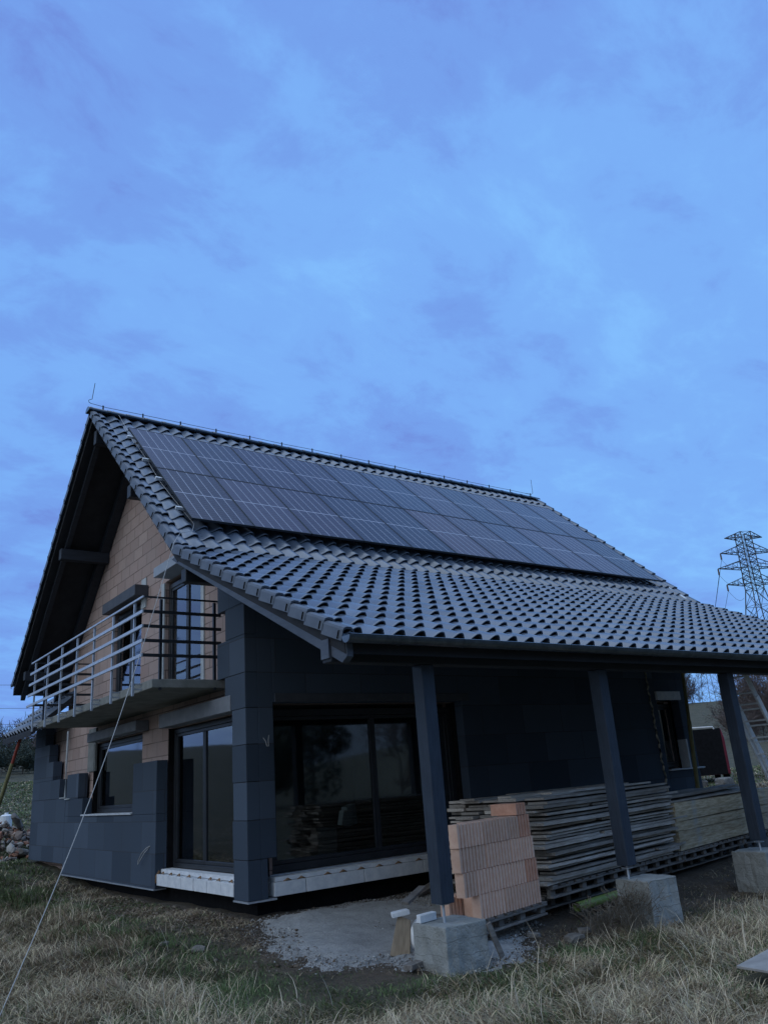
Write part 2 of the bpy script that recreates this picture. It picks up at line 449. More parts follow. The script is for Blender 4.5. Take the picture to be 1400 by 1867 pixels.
class MB:
    def __init__(s):
        s.v = []; s.f = []; s.mi = []; s.cur = 0

    def add(s, vs, fs):
        o = len(s.v); s.v += [tuple(v) for v in vs]
        for f in fs:
            s.f.append([i + o for i in f]); s.mi.append(s.cur)

    def box(s, x0, x1, y0, y1, z0, z1):
        s.add([(x0, y0, z0), (x1, y0, z0), (x1, y1, z0), (x0, y1, z0), (x0, y0, z1), (x1, y0, z1), (x1, y1, z1), (x0, y1, z1)],
              [(0, 3, 2, 1), (4, 5, 6, 7), (0, 1, 5, 4), (1, 2, 6, 5), (2, 3, 7, 6), (3, 0, 4, 7)])
        return s

    def beam(s, p0, p1, w, h, up=(0, 0, 1)):
        """square section bar; w across, h along up"""
        p0, p1 = Vector(p0), Vector(p1)
        d = (p1 - p0).normalized(); up = Vector(up)
        a = d.cross(up)
        if a.length < 1e-5:
            a = d.cross(Vector((1, 0, 0)))
        a.normalize(); b = a.cross(d).normalized()
        vs = []
        for p in (p0, p1):
            for sa, sb in ((-1, -1), (1, -1), (1, 1), (-1, 1)):
                vs.append(p + a * (sa * w / 2) + b * (sb * h / 2))
        s.add(vs, [(0, 1, 2, 3), (7, 6, 5, 4), (0, 4, 5, 1), (1, 5, 6, 2), (2, 6, 7, 3), (3, 7, 4, 0)])
        return s

    def tube(s, pts, r, n=6, cap=True):
        pts = [Vector(p) for p in pts]
        rs = r if isinstance(r, (list, tuple)) else [r] * len(pts)
        rings = []
        ref = Vector((0, 0, 1))
        for i, p in enumerate(pts):
            d = (pts[min(i + 1, len(pts) - 1)] - pts[max(i - 1, 0)]).normalized()
            a = d.cross(ref)
            if a.length < 1e-3:
                a = d.cross(Vector((0, 1, 0)))
            a.normalize(); b = a.cross(d)
            rings.append([p + (a * math.cos(2 * math.pi * k / n) + b * math.sin(2 * math.pi * k / n)) * rs[i] for k in range(n)])
        vs = [v for rg in rings for v in rg]
        fs = []
        for i in range(len(pts) - 1):
            for k in range(n):
                k2 = (k + 1) % n
                fs.append((i * n + k, i * n + k2, (i + 1) * n + k2, (i + 1) * n + k))
        if cap:
            fs.append(tuple(range(n - 1, -1, -1))); fs.append(tuple((len(pts) - 1) * n + k for k in range(n)))
        s.add(vs, fs)
        return s

    def prism(s, poly, vec):
        """polygon (list of 3d points) extruded by vec"""
        vec = Vector(vec); a = [Vector(p) for p in poly]; n = len(a)
        fs = [tuple(range(n - 1, -1, -1)), tuple(range(n, 2 * n))]
        for i in range(n):
            j = (i + 1) % n
            fs.append((i, j, n + j, n + i))
        s.add(a + [p + vec for p in a], fs)
        return s

    def build(s, name, mat, parent=None, smooth=False, bevel=0, local=False, fixn=False):
        me = bpy.data.meshes.new(name)
        me.from_pydata(s.v, [], s.f)
        for mm in (mat if isinstance(mat, (list, tuple)) else [mat]):
            me.materials.append(MT[mm] if isinstance(mm, str) else mm)
        if any(s.mi):
            me.polygons.foreach_set('material_index', s.mi)
        if fixn:
            bm = bmesh.new(); bm.from_mesh(me); bmesh.ops.recalc_face_normals(bm, faces=bm.faces); bm.to_mesh(me); bm.free()
        if smooth:
            me.polygons.foreach_set('use_smooth', [True] * len(me.polygons))
        me.update()
        o = bpy.data.objects.new(name, me); COL.objects.link(o)
        put(o, parent, local)
        if bevel:
            b = o.modifiers.new('bevel', 'BEVEL'); b.width = bevel; b.segments = 2; b.limit_method = 'ANGLE'; b.angle_limit = R(40)
        return o


def put(o, parent, local=False):
    if parent is not None:
        o.parent = parent
        wo = WORG.get(parent.name, Vector((0, 0, 0)))
        if not local:
            o.location = -wo; WORG[o.name] = Vector((0, 0, 0))
        else:
            WORG[o.name] = wo
    else:
        WORG[o.name] = Vector((0, 0, 0))


def tag(o, label, cat, group=None, kind=None):
    if label: o['label'] = label
    if cat: o['category'] = cat
    if group: o['group'] = group
    if kind: o['kind'] = kind
    return o


def thing(name, label, cat, loc=(0, 0, 0), group=None, rotz=0):
    o = bpy.data.objects.new(name, None); COL.objects.link(o)
    o.empty_display_size = .2
    o.location = loc; o.rotation_euler = (0, 0, rotz); WORG[o.name] = Vector(loc)
    return tag(o, label, cat, group)


def copy_tree(o, parent=None):
    c = o.copy(); COL.objects.link(c); c.parent = parent
    for ch in o.children:
        copy_tree(ch, c)
    return c


def np_mesh(name, verts, quads, mat, smooth=False, tint=None, attr='tint'):
    me = bpy.data.meshes.new(name)
    verts = np.asarray(verts, np.float32); quads = np.asarray(quads, np.int32)
    nv, nq, k = len(verts), len(quads), quads.shape[1]
    me.vertices.add(nv); me.vertices.foreach_set('co', verts.ravel())
    me.loops.add(nq * k); me.loops.foreach_set('vertex_index', quads.ravel())
    me.polygons.add(nq); me.polygons.foreach_set('loop_start', np.arange(0, nq * k, k, dtype=np.int32))
    me.update(calc_edges=True)
    if smooth:
        me.polygons.foreach_set('use_smooth', np.ones(nq, bool))
    if tint is not None:
        if tint.ndim == 2:
            a = me.attributes.new(attr, 'FLOAT_COLOR', 'POINT')
            a.data.foreach_set('color', np.concatenate([tint, np.ones((nv, 1))], 1).astype(np.float32).ravel())
        else:
            a = me.attributes.new(attr, 'FLOAT', 'POINT'); a.data.foreach_set('value', tint.astype(np.float32))
    me.materials.append(MT[mat])
    o = bpy.data.objects.new(name, me); COL.objects.link(o); WORG[o.name] = Vector((0, 0, 0))
    return o


def sm(t):
    t = np.clip(t, 0, 1)
    return t * t * (3 - 2 * t)


def vnoise(x, y, s, seed=0):
    """value noise, arrays"""
    x = np.asarray(x) * s + seed * 17.3; y = np.asarray(y) * s + seed * 31.7
    xi, yi = np.floor(x), np.floor(y); fx, fy = sm(x - xi), sm(y - yi)

    def h(a, b):
        q = np.sin(a * 127.1 + b * 311.7 + seed) * 43758.5453
        return q - np.floor(q)
    return (h(xi, yi) * (1 - fx) + h(xi + 1, yi) * fx) * (1 - fy) + (h(xi, yi + 1) * (1 - fx) + h(xi + 1, yi + 1) * fx) * fy


LD = ([0, 20, 26, 31, 40, 60, 90, 140, 250, 700, 1500], [.15, .15, .4, .78, 1.3, 2.6, 5.2, 9, 13, 16, 16])
RD = ([0, 20, 28, 45, 60, 90, 150, 250, 700, 1500], [-.1, -.05, .2, .3, .6, 3.0, 10, 12, 14, 14])
BD = ([0, 20, 40, 80, 150, 700, 1500], [-.36, -.36, -.2, .4, 1.6, 6, 8])


def gz(x, y, fine=True):
    x = np.asarray(x, float); y = np.asarray(y, float)
    t = (y + np.minimum(x, 0) * .35 + 4.2) / 4.6
    near = -.36 + .24 * sm(t) + .26 * sm((y - 7.0) / 3.5) * sm((4 - x) / 4) + .05 * sm((x - 4) / 6)
    dx, dy = x - CAM.x, y - CAM.y
    d = np.hypot(dx, dy)
    az = np.degrees(np.arctan2(dx, dy)) - 37.265
    az = (az + 180) % 360 - 180
    wl = sm((-az - 2) / 20) * sm((125 + az) / 40)
    wr = sm((az + 2) / 20) * sm((125 - az) / 40)
    wb = np.clip(1 - wl - wr, 0, 1)
    ctr = sm((60 - abs(az)) / 40) * wb
    far = wl * np.interp(d, *LD) + wr * np.interp(d, *RD) + (wb - ctr) * np.interp(d, *BD) + ctr * .5 * (np.interp(d, *LD) + np.interp(d, *RD))
    f = sm((d - 17) / 9)
    z = near * (1 - f) + far * f
    amp = np.clip(d / 60, .0, 1)
    z = z + amp * 1.2 * (vnoise(x, y, .02, 3) - .5)
    if fine:
        z = z + (.06 * (vnoise(x, y, .9, 1) - .5) + .035 * (vnoise(x, y, 2.6, 2) - .5)) * sm((30 - d) / 10)
    return z


def gz1(x, y):
    return float(gz(np.array([x]), np.array([y]))[0])


# ------------------------------------------------------------------ ground
def soil_mask(x, y):
    s = np.zeros_like(x)
    # trampled soil along the walls and under the porch
    s = np.maximum(s, sm((1.0 - np.hypot(np.maximum(np.maximum(-x - .3, x - 12), 0), np.maximum(-y - 3.2, 0))) / 1.0) * (y < 1))
    s = np.maximum(s, .75 * sm((2.2 - np.abs(x + .9)) / 1.4) * sm((y + 1.6) / 1.2) * sm((8.6 - y) / 1.5))
    s = np.maximum(s, sm((20 - np.hypot(x - 30, y - 6)) / 10) * .9)
    return s


def make_ground():
    rs = np.concatenate([np.linspace(.01, 30, 150), np.geomspace(30.4, 1400, 90)])
    na = 360
    an = np.linspace(0, 2 * np.pi, na, endpoint=False)
    rr, aa = np.meshgrid(rs, an, indexing='ij')
    cx, cy = 0.5, -5.0
    x = (cx + rr * np.sin(aa)).ravel(); y = (cy + rr * np.cos(aa)).ravel()
    z = gz(x, y)
    v = np.stack([x, y, z], 1)
    i, j = np.meshgrid(np.arange(len(rs) - 1), np.arange(na), indexing='ij')
    j2 = (j + 1) % na
    q = np.stack([i * na + j, i * na + j2, (i + 1) * na + j2, (i + 1) * na + j], -1).reshape(-1, 4)
    o = np_mesh('ground', v, q, 'ground', True, soil_mask(v[:, 0], v[:, 1]), 'soil')
    o['kind'] = 'structure'


make_ground()

SAND = [(-.22, -.40), (-.50, -1.2), (-.50, -2.0), (-.42, -2.55), (-.05, -2.95), (.20, -3.30), (.40, -3.78), (1.1, -3.95), (1.75, -3.6), (2.2, -2.9), (3.2, -1.4), (3.2, -.2), (1.5, .12), (.5, .1)]


def in_poly(x, y, poly):
    ins = np.zeros(x.shape, bool)
    n = len(poly)
    for i in range(n):
        x0, y0 = poly[i]; x1, y1 = poly[(i + 1) % n]
        c = ((y0 > y) != (y1 > y)) & (x < (x1 - x0) * (y - y0) / (y1 - y0 + 1e-12) + x0)
        ins ^= c
    return ins


def poly_dist(x, y, poly):
    d = np.full(x.shape, 1e9)
    n = len(poly)
    for i in range(n):
        x0, y0 = poly[i]; x1, y1 = poly[(i + 1) % n]
        ex, ey = x1 - x0, y1 - y0
        t = np.clip(((x - x0) * ex + (y - y0) * ey) / (ex * ex + ey * ey), 0, 1)
        d = np.minimum(d, np.hypot(x - x0 - t * ex, y - y0 - t * ey))
    return np.where(in_poly(x, y, poly), d, -d)


def make_sand():
    n = 300
    xs = np.linspace(-1.1, 3.7, n); ys = np.linspace(-4.6, .5, n)
    x, y = np.meshgrid(xs, ys, indexing='ij'); x = x.ravel(); y = y.ravel()
    d = poly_dist(x, y, SAND) + .35 * (vnoise(x, y, 2.3, 5) - .5) + .24 * (vnoise(x, y, 7, 6) - .5) + .10 * (vnoise(x, y, 15, 7) - .5)
    z = gz(x, y) - .03 + .045 * sm((d + .14) / .5) + .05 * sm(d / .8) * vnoise(x, y, 1.6, 8) + .012 * vnoise(x, y, 6, 9) * (d > 0) + .006 * vnoise(x, y, 24, 10) * (d > 0)
    i, j = np.meshgrid(np.arange(n - 1), np.arange(n - 1), indexing='ij')
    q = np.stack([i * n + j, (i + 1) * n + j, (i + 1) * n + j + 1, i * n + j + 1], -1).reshape(-1, 4)
    keep = (d[q] > -.14).all(1)
    o = np_mesh('gravel_patch', np.stack([x, y, z], 1), q[keep], 'sand', True)
    o['kind'] = 'structure'


make_sand()


# ------------------------------------------------------------------ house
HX0, HX1, HY1 = 0.0, 10.58, 10.0
BR = .25                       # brick face behind the insulation
VX0, VX1 = -.93, 12.38         # verges
RY, RZ = 5.0, 9.10             # ridge (tile crest)
KY = .357                      # kink where the porch roof starts
S1, S2 = .905, .4805
KZ = RZ - S1 * (RY - KY)
EY = -3.985
EZ = KZ - S2 * (KY - EY)
FY = 10.46                     # far eave


def crest(y):
    if y >= KY:
        return RZ - S1 * abs(y - RY)
    return KZ - S2 * (KY - y)


house = thing('detached_house', 'unfinished detached house clad in graphite boards, with tiled roof, balcony and timber porch', 'house', (0, 0, 0))


def H(mb, name, mat, parent=None, **kw):
    return mb.build(name, mat, parent or house, **kw)


def wall_cells(mb, axis, a0, a1, z0, top, holes, d0, d1):
    """wall in plane axis=const with thickness d0..d1; along-coordinate a0..a1; top(a)->z ; holes (a0,a1,z0,z1)"""
    br = {a0, a1}
    for h in holes:
        for q in h[:2]:
            if a0 < q < a1:
                br.add(q)
    for q in (RY, KY):
        if axis == 'x' and a0 < q < a1:
            br.add(q)
    br = sorted(br)
    for p, q in zip(br, br[1:]):
        mid = (p + q) / 2
        hs = sorted((h[2], h[3]) for h in holes if h[0] < mid < h[1])
        lo = z0
        seg = []
        for (b, t) in hs:
            if b > lo + 1e-4:
                seg.append((lo, b))
            lo = t
        seg.append((lo, None))
        for b, t in seg:
            tp, tq = (t, t) if t is not None else (top(p), top(q))
            if min(tp, tq) <= b + .001 and max(tp, tq) <= b + .001:
                continue
            tp, tq = max(tp, b + .002), max(tq, b + .002)
            if axis == 'x':
                mb.prism([(d0, p, b), (d0, q, b), (d0, q, tq), (d0, p, tp)], (d1 - d0, 0, 0))
            else:
                mb.prism([(p, d0, b), (q, d0, b), (q, d0, tq), (p, d0, tp)], (0, d1 - d0, 0))


ceil_in = lambda y: crest(y) - .30
GDOOR = (.45, 3.35, .25, 2.50)
GWIN = (4.75, 7.50, 1.13, 2.56)
UD1 = (2.05, 3.72, 3.06, 5.22)
UD2 = (4.95, 6.62, 3.06, 5.20)
LWIN = (.45, 4.05, .26, 2.57)
RWIN = (9.53, 10.24, 1.17, 2.55)

# brick walls
mb = MB()
wall_cells(mb, 'x', .25, HY1 - .2, .0, ceil_in, [GDOOR, GWIN, UD1, UD2], BR, BR + .25)
H(mb, 'brick_gable_wall', 'brick', fixn=True)['label'] = 'bare clay block gable wall above the balcony'
mb = MB()
wall_cells(mb, 'x', HY1 - .2, 11.68, .0, lambda y: 3.2, [], BR, BR + .25)
mb.box(BR + .25, 4, 11.45, 11.68, -.3, 3.2)
mb.box(BR + .25, HX1 - .5, HY1 - .25, HY1, -.3, 4.25)
mb.box(HX1 - .5, HX1 - .25, .25, HY1, -.3, 4.1)
wall_cells(mb, 'x', .25, HY1, 4.1, ceil_in, [], HX1 - .5, HX1 - .25)
H(mb, 'brick_rear_wall', 'brick', fixn=True)
mb = MB()
wall_cells(mb, 'y', BR + .001, HX1 - .251, .0, lambda a: 4.3, [LWIN, RWIN], .25, .5)
H(mb, 'brick_porch_wall', 'brick', fixn=True)
mb = MB()
mb.box(.27, HX1 - .27, .27, HY1, -.6, -.004); mb.box(.27, 4, HY1 + .002, 11.66, -.6, -.004)
H(mb, 'foundation', 'black')
# interior floor slabs and a dividing wall
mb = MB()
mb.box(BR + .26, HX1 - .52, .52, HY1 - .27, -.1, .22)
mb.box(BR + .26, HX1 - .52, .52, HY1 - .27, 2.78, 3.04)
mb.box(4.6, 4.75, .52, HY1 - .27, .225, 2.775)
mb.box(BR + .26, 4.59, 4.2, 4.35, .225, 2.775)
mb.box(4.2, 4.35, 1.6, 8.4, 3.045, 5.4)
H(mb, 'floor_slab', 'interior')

# insulation boards
ins_top = lambda y: crest(y) - .32
mb = MB()
rows = [(0, .5, .43), (.5, 1, .45), (1, 1.5, .42), (1.5, 2, .44), (2, 2.5, .43), (2.5, 3.0, .66), (3.0, 3.55, .92), (3.55, 4.02, .63), (4.02, 4.6, .90)]
for a, b, y1 in rows:
    tp = lambda y: min(b - .002, ins_top(y))
    if ins_top(0) <= a:
        continue
    mb.prism([(0, 0, a + .001), (0, y1, a + .001), (0, y1, tp(y1)), (0, 0, tp(0))], (.2, 0, 0))
H(mb, 'insulation_corner', 'eps', fixn=True, bevel=.008)
mb = MB()
GB = -.03
mb.box(0, .2, 3.35, 8.75, GB, 1.118)                       # below the sill
mb.box(0, .2, 3.35, 4.50, 1.12, 1.985)                     # right of the window
mb.box(0, .2, 7.50, 8.74, 1.12, 1.47)
mb.box(0, .2, 7.85, 8.70, 1.472, 1.985)
mb.box(0, .2, 8.76, 11.68, .17, 1.50)
for i, y0 in enumerate((9.28, 9.90, 10.30, 10.74)):
    z0 = 1.502 + [0, .42, .83, 1.25][i]
    mb.box(0, .2, y0, 11.68, z0, z0 + (.418 if i < 3 else .46))
H(mb, 'insulation_gable', 'eps', bevel=.008)
mb = MB()
mb.box(.2, .25, 11.682, 11.70, .17, 3.2)
mb.box(BR, 4, 11.69, 11.86, -.2, 3.2)
H(mb, 'insulation_side', 'eps')
mb = MB()
# porch wall: y 0..0.2
LB = .0
mb.box(.2, .30, 0, .2, LB, .498)
mb.box(.2, .44, 0, .2, .5, 4.02)
wall_cells(mb, 'y', .44, HX1, LB, lambda a: 4.15, [(.43, 4.06, -1, 2.572), (9.50, 10.26, 1.14, 2.56)], 0, .2)
H(mb, 'insulation_porch_wall', 'eps', fixn=True, bevel=.008)
mb = MB(); mb.box(HX1 - .2, HX1, .2, HY1, 0, 4.1)
H(mb, 'insulation_far_gable', 'eps')
# starter profile strip under the boards
mb = MB()
mb.box(-.012, .2, 3.35, 8.75, GB - .022, GB - .002)
H(mb, 'base_profile', 'galv')
mb = MB()
mb.prism([(-.012, -.012, -.024), (.42, -.012, -.024), (.42, .19, -.024), (.19, .19, -.024), (.19, .43, -.024), (-.012, .43, -.024)], (0, 0, .022))
H(mb, 'base_profile', 'galv', fixn=True)
mb = MB()
mb.tube([(-.02, 8.73, 2.93), (-.02, 8.74, 2.2), (-.02, 8.73, 1.5)], .022, 6)

H(mb, 'corner_bead', 'jamb')
mb = MB(); mb.tube([(.0, 3.62, .60), (-.05, 3.70, .52), (-.07, 3.85, .40), (-.06, 3.98, .33), (-.06, 3.98, .38), (-.06, 3.83, .50), (-.04, 3.66, .59), (0, 3.58, .62)], .007, 5)
H(mb, 'cable_loop', 'cable')
mb = MB(); mb.tube([(.27, 0, 2.08), (.28, -.05, 2.03), (.29, -.07, 1.96), (.315, -.07, 1.96), (.325, -.05, 2.05), (.33, -.06, 2.11)], .004, 5)
H(mb, 'cable_stub', 'cable')
# foam seam on the porch wall
pts = []
for i in range(40):
    t = i / 39
    pts.append((9.25 + .09 * t + .018 * math.sin(i * 1.7) + .01 * math.sin(i * .6), -.012, 3.15 - 2.4 * t))
mb = MB(); mb.tube(pts, [.016 + .009 * abs(math.sin(i * 2.3)) for i in range(40)], 6)
H(mb, 'sealing_foam', 'rope', smooth=True)


# windows and doors -------------------------------------------------------
def window_unit(name, axis, a0, a1, z0, z1, d, splits, fr=.075, handle=False, label=None):
    """frame in plane axis at depth d (outer face) going inward .08; splits: list of leaf boundaries inside"""
    def bx(mb, p, q, b, t, e0, e1):
        if axis == 'x':
            mb.box(e0, e1, p, q, b, t)
        else:
            mb.box(p, q, e0, e1, b, t)
    fm = MB()
    bx(fm, a0, a1, z0, z0 + fr, d, d + .08); bx(fm, a0, a1, z1 - fr, z1, d, d + .08)
    bx(fm, a0, a0 + fr, z0 + fr, z1 - fr, d, d + .08); bx(fm, a1 - fr, a1, z0 + fr, z1 - fr, d, d + .08)
    root = H(fm, name, 'frame', bevel=.006)
    if label:
        root['label'] = label
    edges = [a0 + fr] + splits + [a1 - fr]
    for p, q in zip(edges, edges[1:]):
        s = .055
        lf = MB()
        o = .012
        bx(lf, p + .004, q - .004, z0 + fr + .004, z0 + fr + s, d + o, d + .07); bx(lf, p + .004, q - .004, z1 - fr - s, z1 - fr - .004, d + o, d + .07)
        bx(lf, p + .004, p + s, z0 + fr + s, z1 - fr - s, d + o, d + .07); bx(lf, q - s, q - .004, z0 + fr + s, z1 - fr - s, d + o, d + .07)
        lf.build('sash', 'frame', root, bevel=.005)
        g = MB(); bx(g, p + s - .005, q - s + .005, z0 + fr + s - .005, z1 - fr - s + .005, d + .035, d + .041)
        g.build('pane', 'glass', root)
    return root


window_unit('terrace_door', 'x', .46, 3.34, .27, 2.48, .30, [2.10], label='two-leaf glazed door under the balcony')
window_unit('gable_window', 'x', 4.76, 7.49, 1.16, 2.54, .30, [])
window_unit('balcony_door', 'x', 2.06, 3.71, 3.10, 5.16, .32, [2.87], .09)
window_unit('balcony_door', 'x', 4.96, 6.61, 3.10, 5.14, .32, [5.78], .09)
window_unit('sliding_door', 'y', .46, 4.04, .27, 2.50, .30, [2.38], .10, label='wide dark glazed sliding door behind the porch')
window_unit('side_window', 'y', 9.54, 10.23, 1.20, 2.50, .22, [], .06)

# jambs and sills
for bx_ in ((.262, .31, 3.722, 3.76, 3.06, 5.22), (.225, .249, 1.93, 2.05, 3.06, 5.2), (.225, .249, 3.722, 3.86, 3.06, 5.2), (.225, .249, 4.70, 4.95, 4.95, 5.55)):
    mb = MB(); mb.box(*bx_)
    H(mb, 'door_jamb', 'jamb')
# dark sealing membrane in the reveals
mb = MB(); mb.box(.201, .36, 3.342, 3.349, .2, 2.5); H(mb, 'reveal_membrane', 'black')
mb = MB(); mb.box(4.041, 4.0495, .20, .40, .25, 2.57); H(mb, 'reveal_membrane', 'black')
mb = MB(); mb.box(4.0505, 4.0595, .19, .249, .25, 2.57); H(mb, 'reveal_membrane', 'black')
mb = MB(); mb.box(.201, .36, 7.492, 7.499, 1.16, 2.56); H(mb, 'reveal_membrane', 'black')
mb = MB(); mb.box(-.03, .3, 4.50, 7.50, 1.125, 1.155)
H(mb, 'window_sill', 'sill', bevel=.004)
mb = MB(); mb.box(10.255, 10.30, -.012, .2, 1.18, 1.75); H(mb, 'window_jamb', 'sill')
mb = MB(); mb.box(9.50, 10.70, -.06, .22, 1.145, 1.175)
H(mb, 'window_sill', 'sill', bevel=.004)

# roller shutter boxes
mb = MB(); mb.box(-.015, .24, .46, 3.25, 2.50, 2.73)
H(mb, 'roller_box', 'box', bevel=.01)['label'] = 'grey roller shutter box over the glazed door under the balcony'
mb = MB(); mb.box(-.015, .24, 4.40, 7.32, 2.57, 2.75)
H(mb, 'roller_box', 'box', bevel=.01)
mb = MB(); mb.box(-.10, .248, 1.75, 3.42, 5.20, 5.38)
H(mb, 'roller_box', 'boxpale', bevel=.01)
mb = MB(); mb.box(-.03, .248, 4.60, 6.60, 5.15, 5.37)
H(mb, 'roller_box', 'boxdark', bevel=.01)
mb = MB(); mb.box(.47, 4.22, -.015, .2, 2.574, 2.70)
H(mb, 'roller_box', 'boxdark', bevel=.006)
mb = MB(); mb.box(9.47, 10.30, -.05, .2, 2.56, 2.74)
H(mb, 'roller_box', 'white', bevel=.01)['label'] = 'white roller shutter box over the small side window'

# white threshold blocks with mortar dabs
mb = MB(); dabs = MB()
y = .46
for wd in (.42, .47, .47, .48, .49, .50):
    mb.box(.004 + random.uniform(0, .01), .2, y, y + wd - .012, .03, .20 + random.uniform(-.004, .004)); y += wd
mb.box(.10, .29, .46, 3.34, .206, .265)
for i in range(8):
    yy = .6 + i * .36 + random.uniform(-.05, .05)
    dabs.tube([(.03, yy - .06, .205), (.05, yy, .225), (.04, yy + .07, .205)], [.004, .018, .005], 6)
dabs.tube([(.02, 3.34, .06), (.03, 3.36, .16), (.08, 3.35, .24)], [.02, .03, .02], 6)
tb = H(mb, 'threshold_block', 'white', bevel=.006)
tb['label'] = 'row of short white blocks under the glazed gable door'
dabs.build('mortar_dab', 'mortar', tb, smooth=True)
mb = MB(); dabs = MB()
x = .40
for wd in (.50, .98, 1.10, 1.05):
    mb.box(x, x + wd - .012, .012, .22, .01, .185); x += wd
mb.box(.42, 4.03, .03, .29, .19, .245)
mb.cur = 1; mb.box(.44, 4.03, .20, .292, .247, .265)
for i in range(11):
    xx = .55 + i * .33 + random.uniform(-.06, .06)
    dabs.tube([(xx - .07, .02, .187), (xx, .025, .208), (xx + .06, .02, .188)], [.004, .017, .005], 6)
tb = H(mb, 'threshold_block', ['white', 'galv'], bevel=.006)
tb['label'] = 'long white blocks under the wide sliding door'
dabs.build('mortar_dab', 'mortar', tb, smooth=True)

# balcony -----------------------------------------------------------------
BX, BY0, BY1, BZ = -1.15, .98, 7.55, 3.03
mb = MB(); mb.box(BX + .16, BR, BY0 + .02, BY1 - .05, BZ - .13, BZ)
balc = H(mb, 'balcony', 'slab', bevel=.012)
rails = MB(); rz = [4.24, 4.02, 3.80, 3.585, 3.37]
for i, z in enumerate(rz):
    hh = .03 if i == 0 else .05
    r = MB()
    r.box(BX - .012, BX + .012, BY0, BY1 + (.0 if i == 0 else .06 * i), z - hh / 2, z + hh / 2)
    r.build('rail', 'galv', balc, bevel=.003)
    r = MB()
    r.box(BX + .013, .20 if i == 0 else .10, BY0, BY0 + .02, z - hh / 2 + .001, z + hh / 2 - .001)
    r.build('side_rail', 'frame', balc, bevel=.003)  # dark finish puts the side face's shade into rail and baluster colour
    r = MB(); r.box(BX + .013, .10, BY1 - .1, BY1 - .08, z - hh / 2 + .001, z + hh / 2 - .001)
    r.build('side_rail', 'frame', balc, bevel=.003)
for k in range(7):
    y = 1.42 + k * .985
    p = MB()
    p.box(BX + .014, BX + .044, y - .02, y + .02, BZ - .20, 4.222)
    p.box(BX + .046, BX + .159, y - .014, y + .014, BZ - .035, BZ - .015); p.box(BX + .046, BX + .159, y - .014, y + .014, BZ - .11, BZ - .09)
    p.build('baluster', 'galv', balc)
for X in (-.86, .0):
    p = MB(); p.box(X - .02, X + .02, BY0 - .013 + .034, BY0 + .062, BZ - .16, 4.222)
    p.build('baluster', 'frame', balc)
p = MB(); p.box(BX + .25, BX + .29, BY1 - .078, BY1 - .04, BZ - .16, 4.222)
p.build('baluster', 'darksteel', balc)
mb = MB(); mb.box(-.03, .1, 8.40, 8.75, 1.474, 1.492); H(mb, 'ledge_strip', 'jamb')
mb = MB(); mb.box(-.03, .1, 8.80, 9.15, 1.505, 1.523); H(mb, 'ledge_strip', 'jamb')
mb = MB(); mb.box(.205, .249, 7.45, 7.95, 2.0, 2.89)
H(mb, 'lintel_concrete', 'slab')


# roof ---------------------------------------------------------------------
def tile_profile(u):
    """height of an interlocking pan tile across its width, u in 0..1"""
    rise = sm((u - .04) / .58) ; drop = 1 - sm((u - .72) / .22)
    return .062 * np.minimum(rise, drop) - .004 * (u > .94)


def tile_field(x0, x1, y0, z0, y1, z1, ncol, ncrs, seg=18):
    """tiles from upper line (y0,z0) down to lower line (y1,z1); z is the crest height"""
    pitch = (x1 - x0) / ncol
    nu = ncol * seg + 1
    xs = np.linspace(x0, x1, nu)
    u = ((xs - x0) / pitch) % 1.0
    u[-1] = 0
    h = tile_profile(u)
    Ln = math.hypot(y1 - y0, z1 - z0)
    ty, tz = (y1 - y0) / Ln, (z1 - z0) / Ln
    ny, nz = (-tz, ty) if ty > 0 else (tz, -ty)
    if nz < 0:
        ny, nz = -ny, -nz
    e = Ln / ncrs
    V = []; Q = []; TO = []
    base = 0
    lift = .034
    rr = np.random.default_rng(5)
    for c in range(ncrs):
        col_j = np.repeat(rr.normal(0, .006, ncol), seg); col_j = np.append(col_j, col_j[-1])
        s0, s1 = c * e - .02, (c + 1) * e
        lu = .016 + .036 * np.clip(h / .062, 0, 1) ** .6          # the roll stands hollow over the course below
        ss = [s0, s0 + (s1 - s0) * .5, s1 - .03, s1 - .008, s1, s1 - .003, s1 - .05]
        ll = [.003 + 0 * lu, lu * .52, lu * .95, lu * .985, lu - .006, lu - .016, lu - .018]
        tone = np.repeat(rr.uniform(.74, 1.2, ncol), seg); tone = np.append(tone, tone[-1])
        for s_, l_ in zip(ss, ll):
            TO.append(tone)
            hh = -.063 + h + l_
            sj = s_ + (col_j if s_ > s0 + .01 else 0)
            V.append(np.stack([xs, y0 + ty * sj + ny * hh, z0 + tz * sj + nz * hh], 1))
        k = len(ss)
        i, j = np.meshgrid(np.arange(k - 1), np.arange(nu - 1), indexing='ij')
        a = base + i * nu + j
        Q.append(np.stack([a, a + 1, a + nu + 1, a + nu], -1).reshape(-1, 4))
        base += k * nu
    return np.concatenate(V), np.concatenate(Q), np.concatenate(TO)


roof_slab = MB()
# timber deck under the tiles (soffit)
dz0, dz1 = -.26, -.11


def deck(mb, x0, x1, a, b, o0, o1):
    mb.prism([(x0, a[0], a[1] + o0), (x0, b[0], b[1] + o0), (x0, b[0], b[1] + o1), (x0, a[0], a[1] + o1)], (x1 - x0, 0, 0))


deck(roof_slab, VX0 + .05, VX1 - .05, (RY, RZ), (KY, KZ), dz0, dz1)
deck(roof_slab, VX0 + .05, VX1 - .05, (KY, KZ), (EY + .06, EZ + .06 * S2), dz0 + .02, dz1)
deck(roof_slab, VX0 + .05, VX1 - .05, (RY, RZ), (FY - .03, crest(FY - .03)), dz0, dz1)
roof = H(roof_slab, 'roof', 'soffit', fixn=True)
NC = 49


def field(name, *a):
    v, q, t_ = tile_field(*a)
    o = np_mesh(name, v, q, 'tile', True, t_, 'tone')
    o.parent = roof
    return o


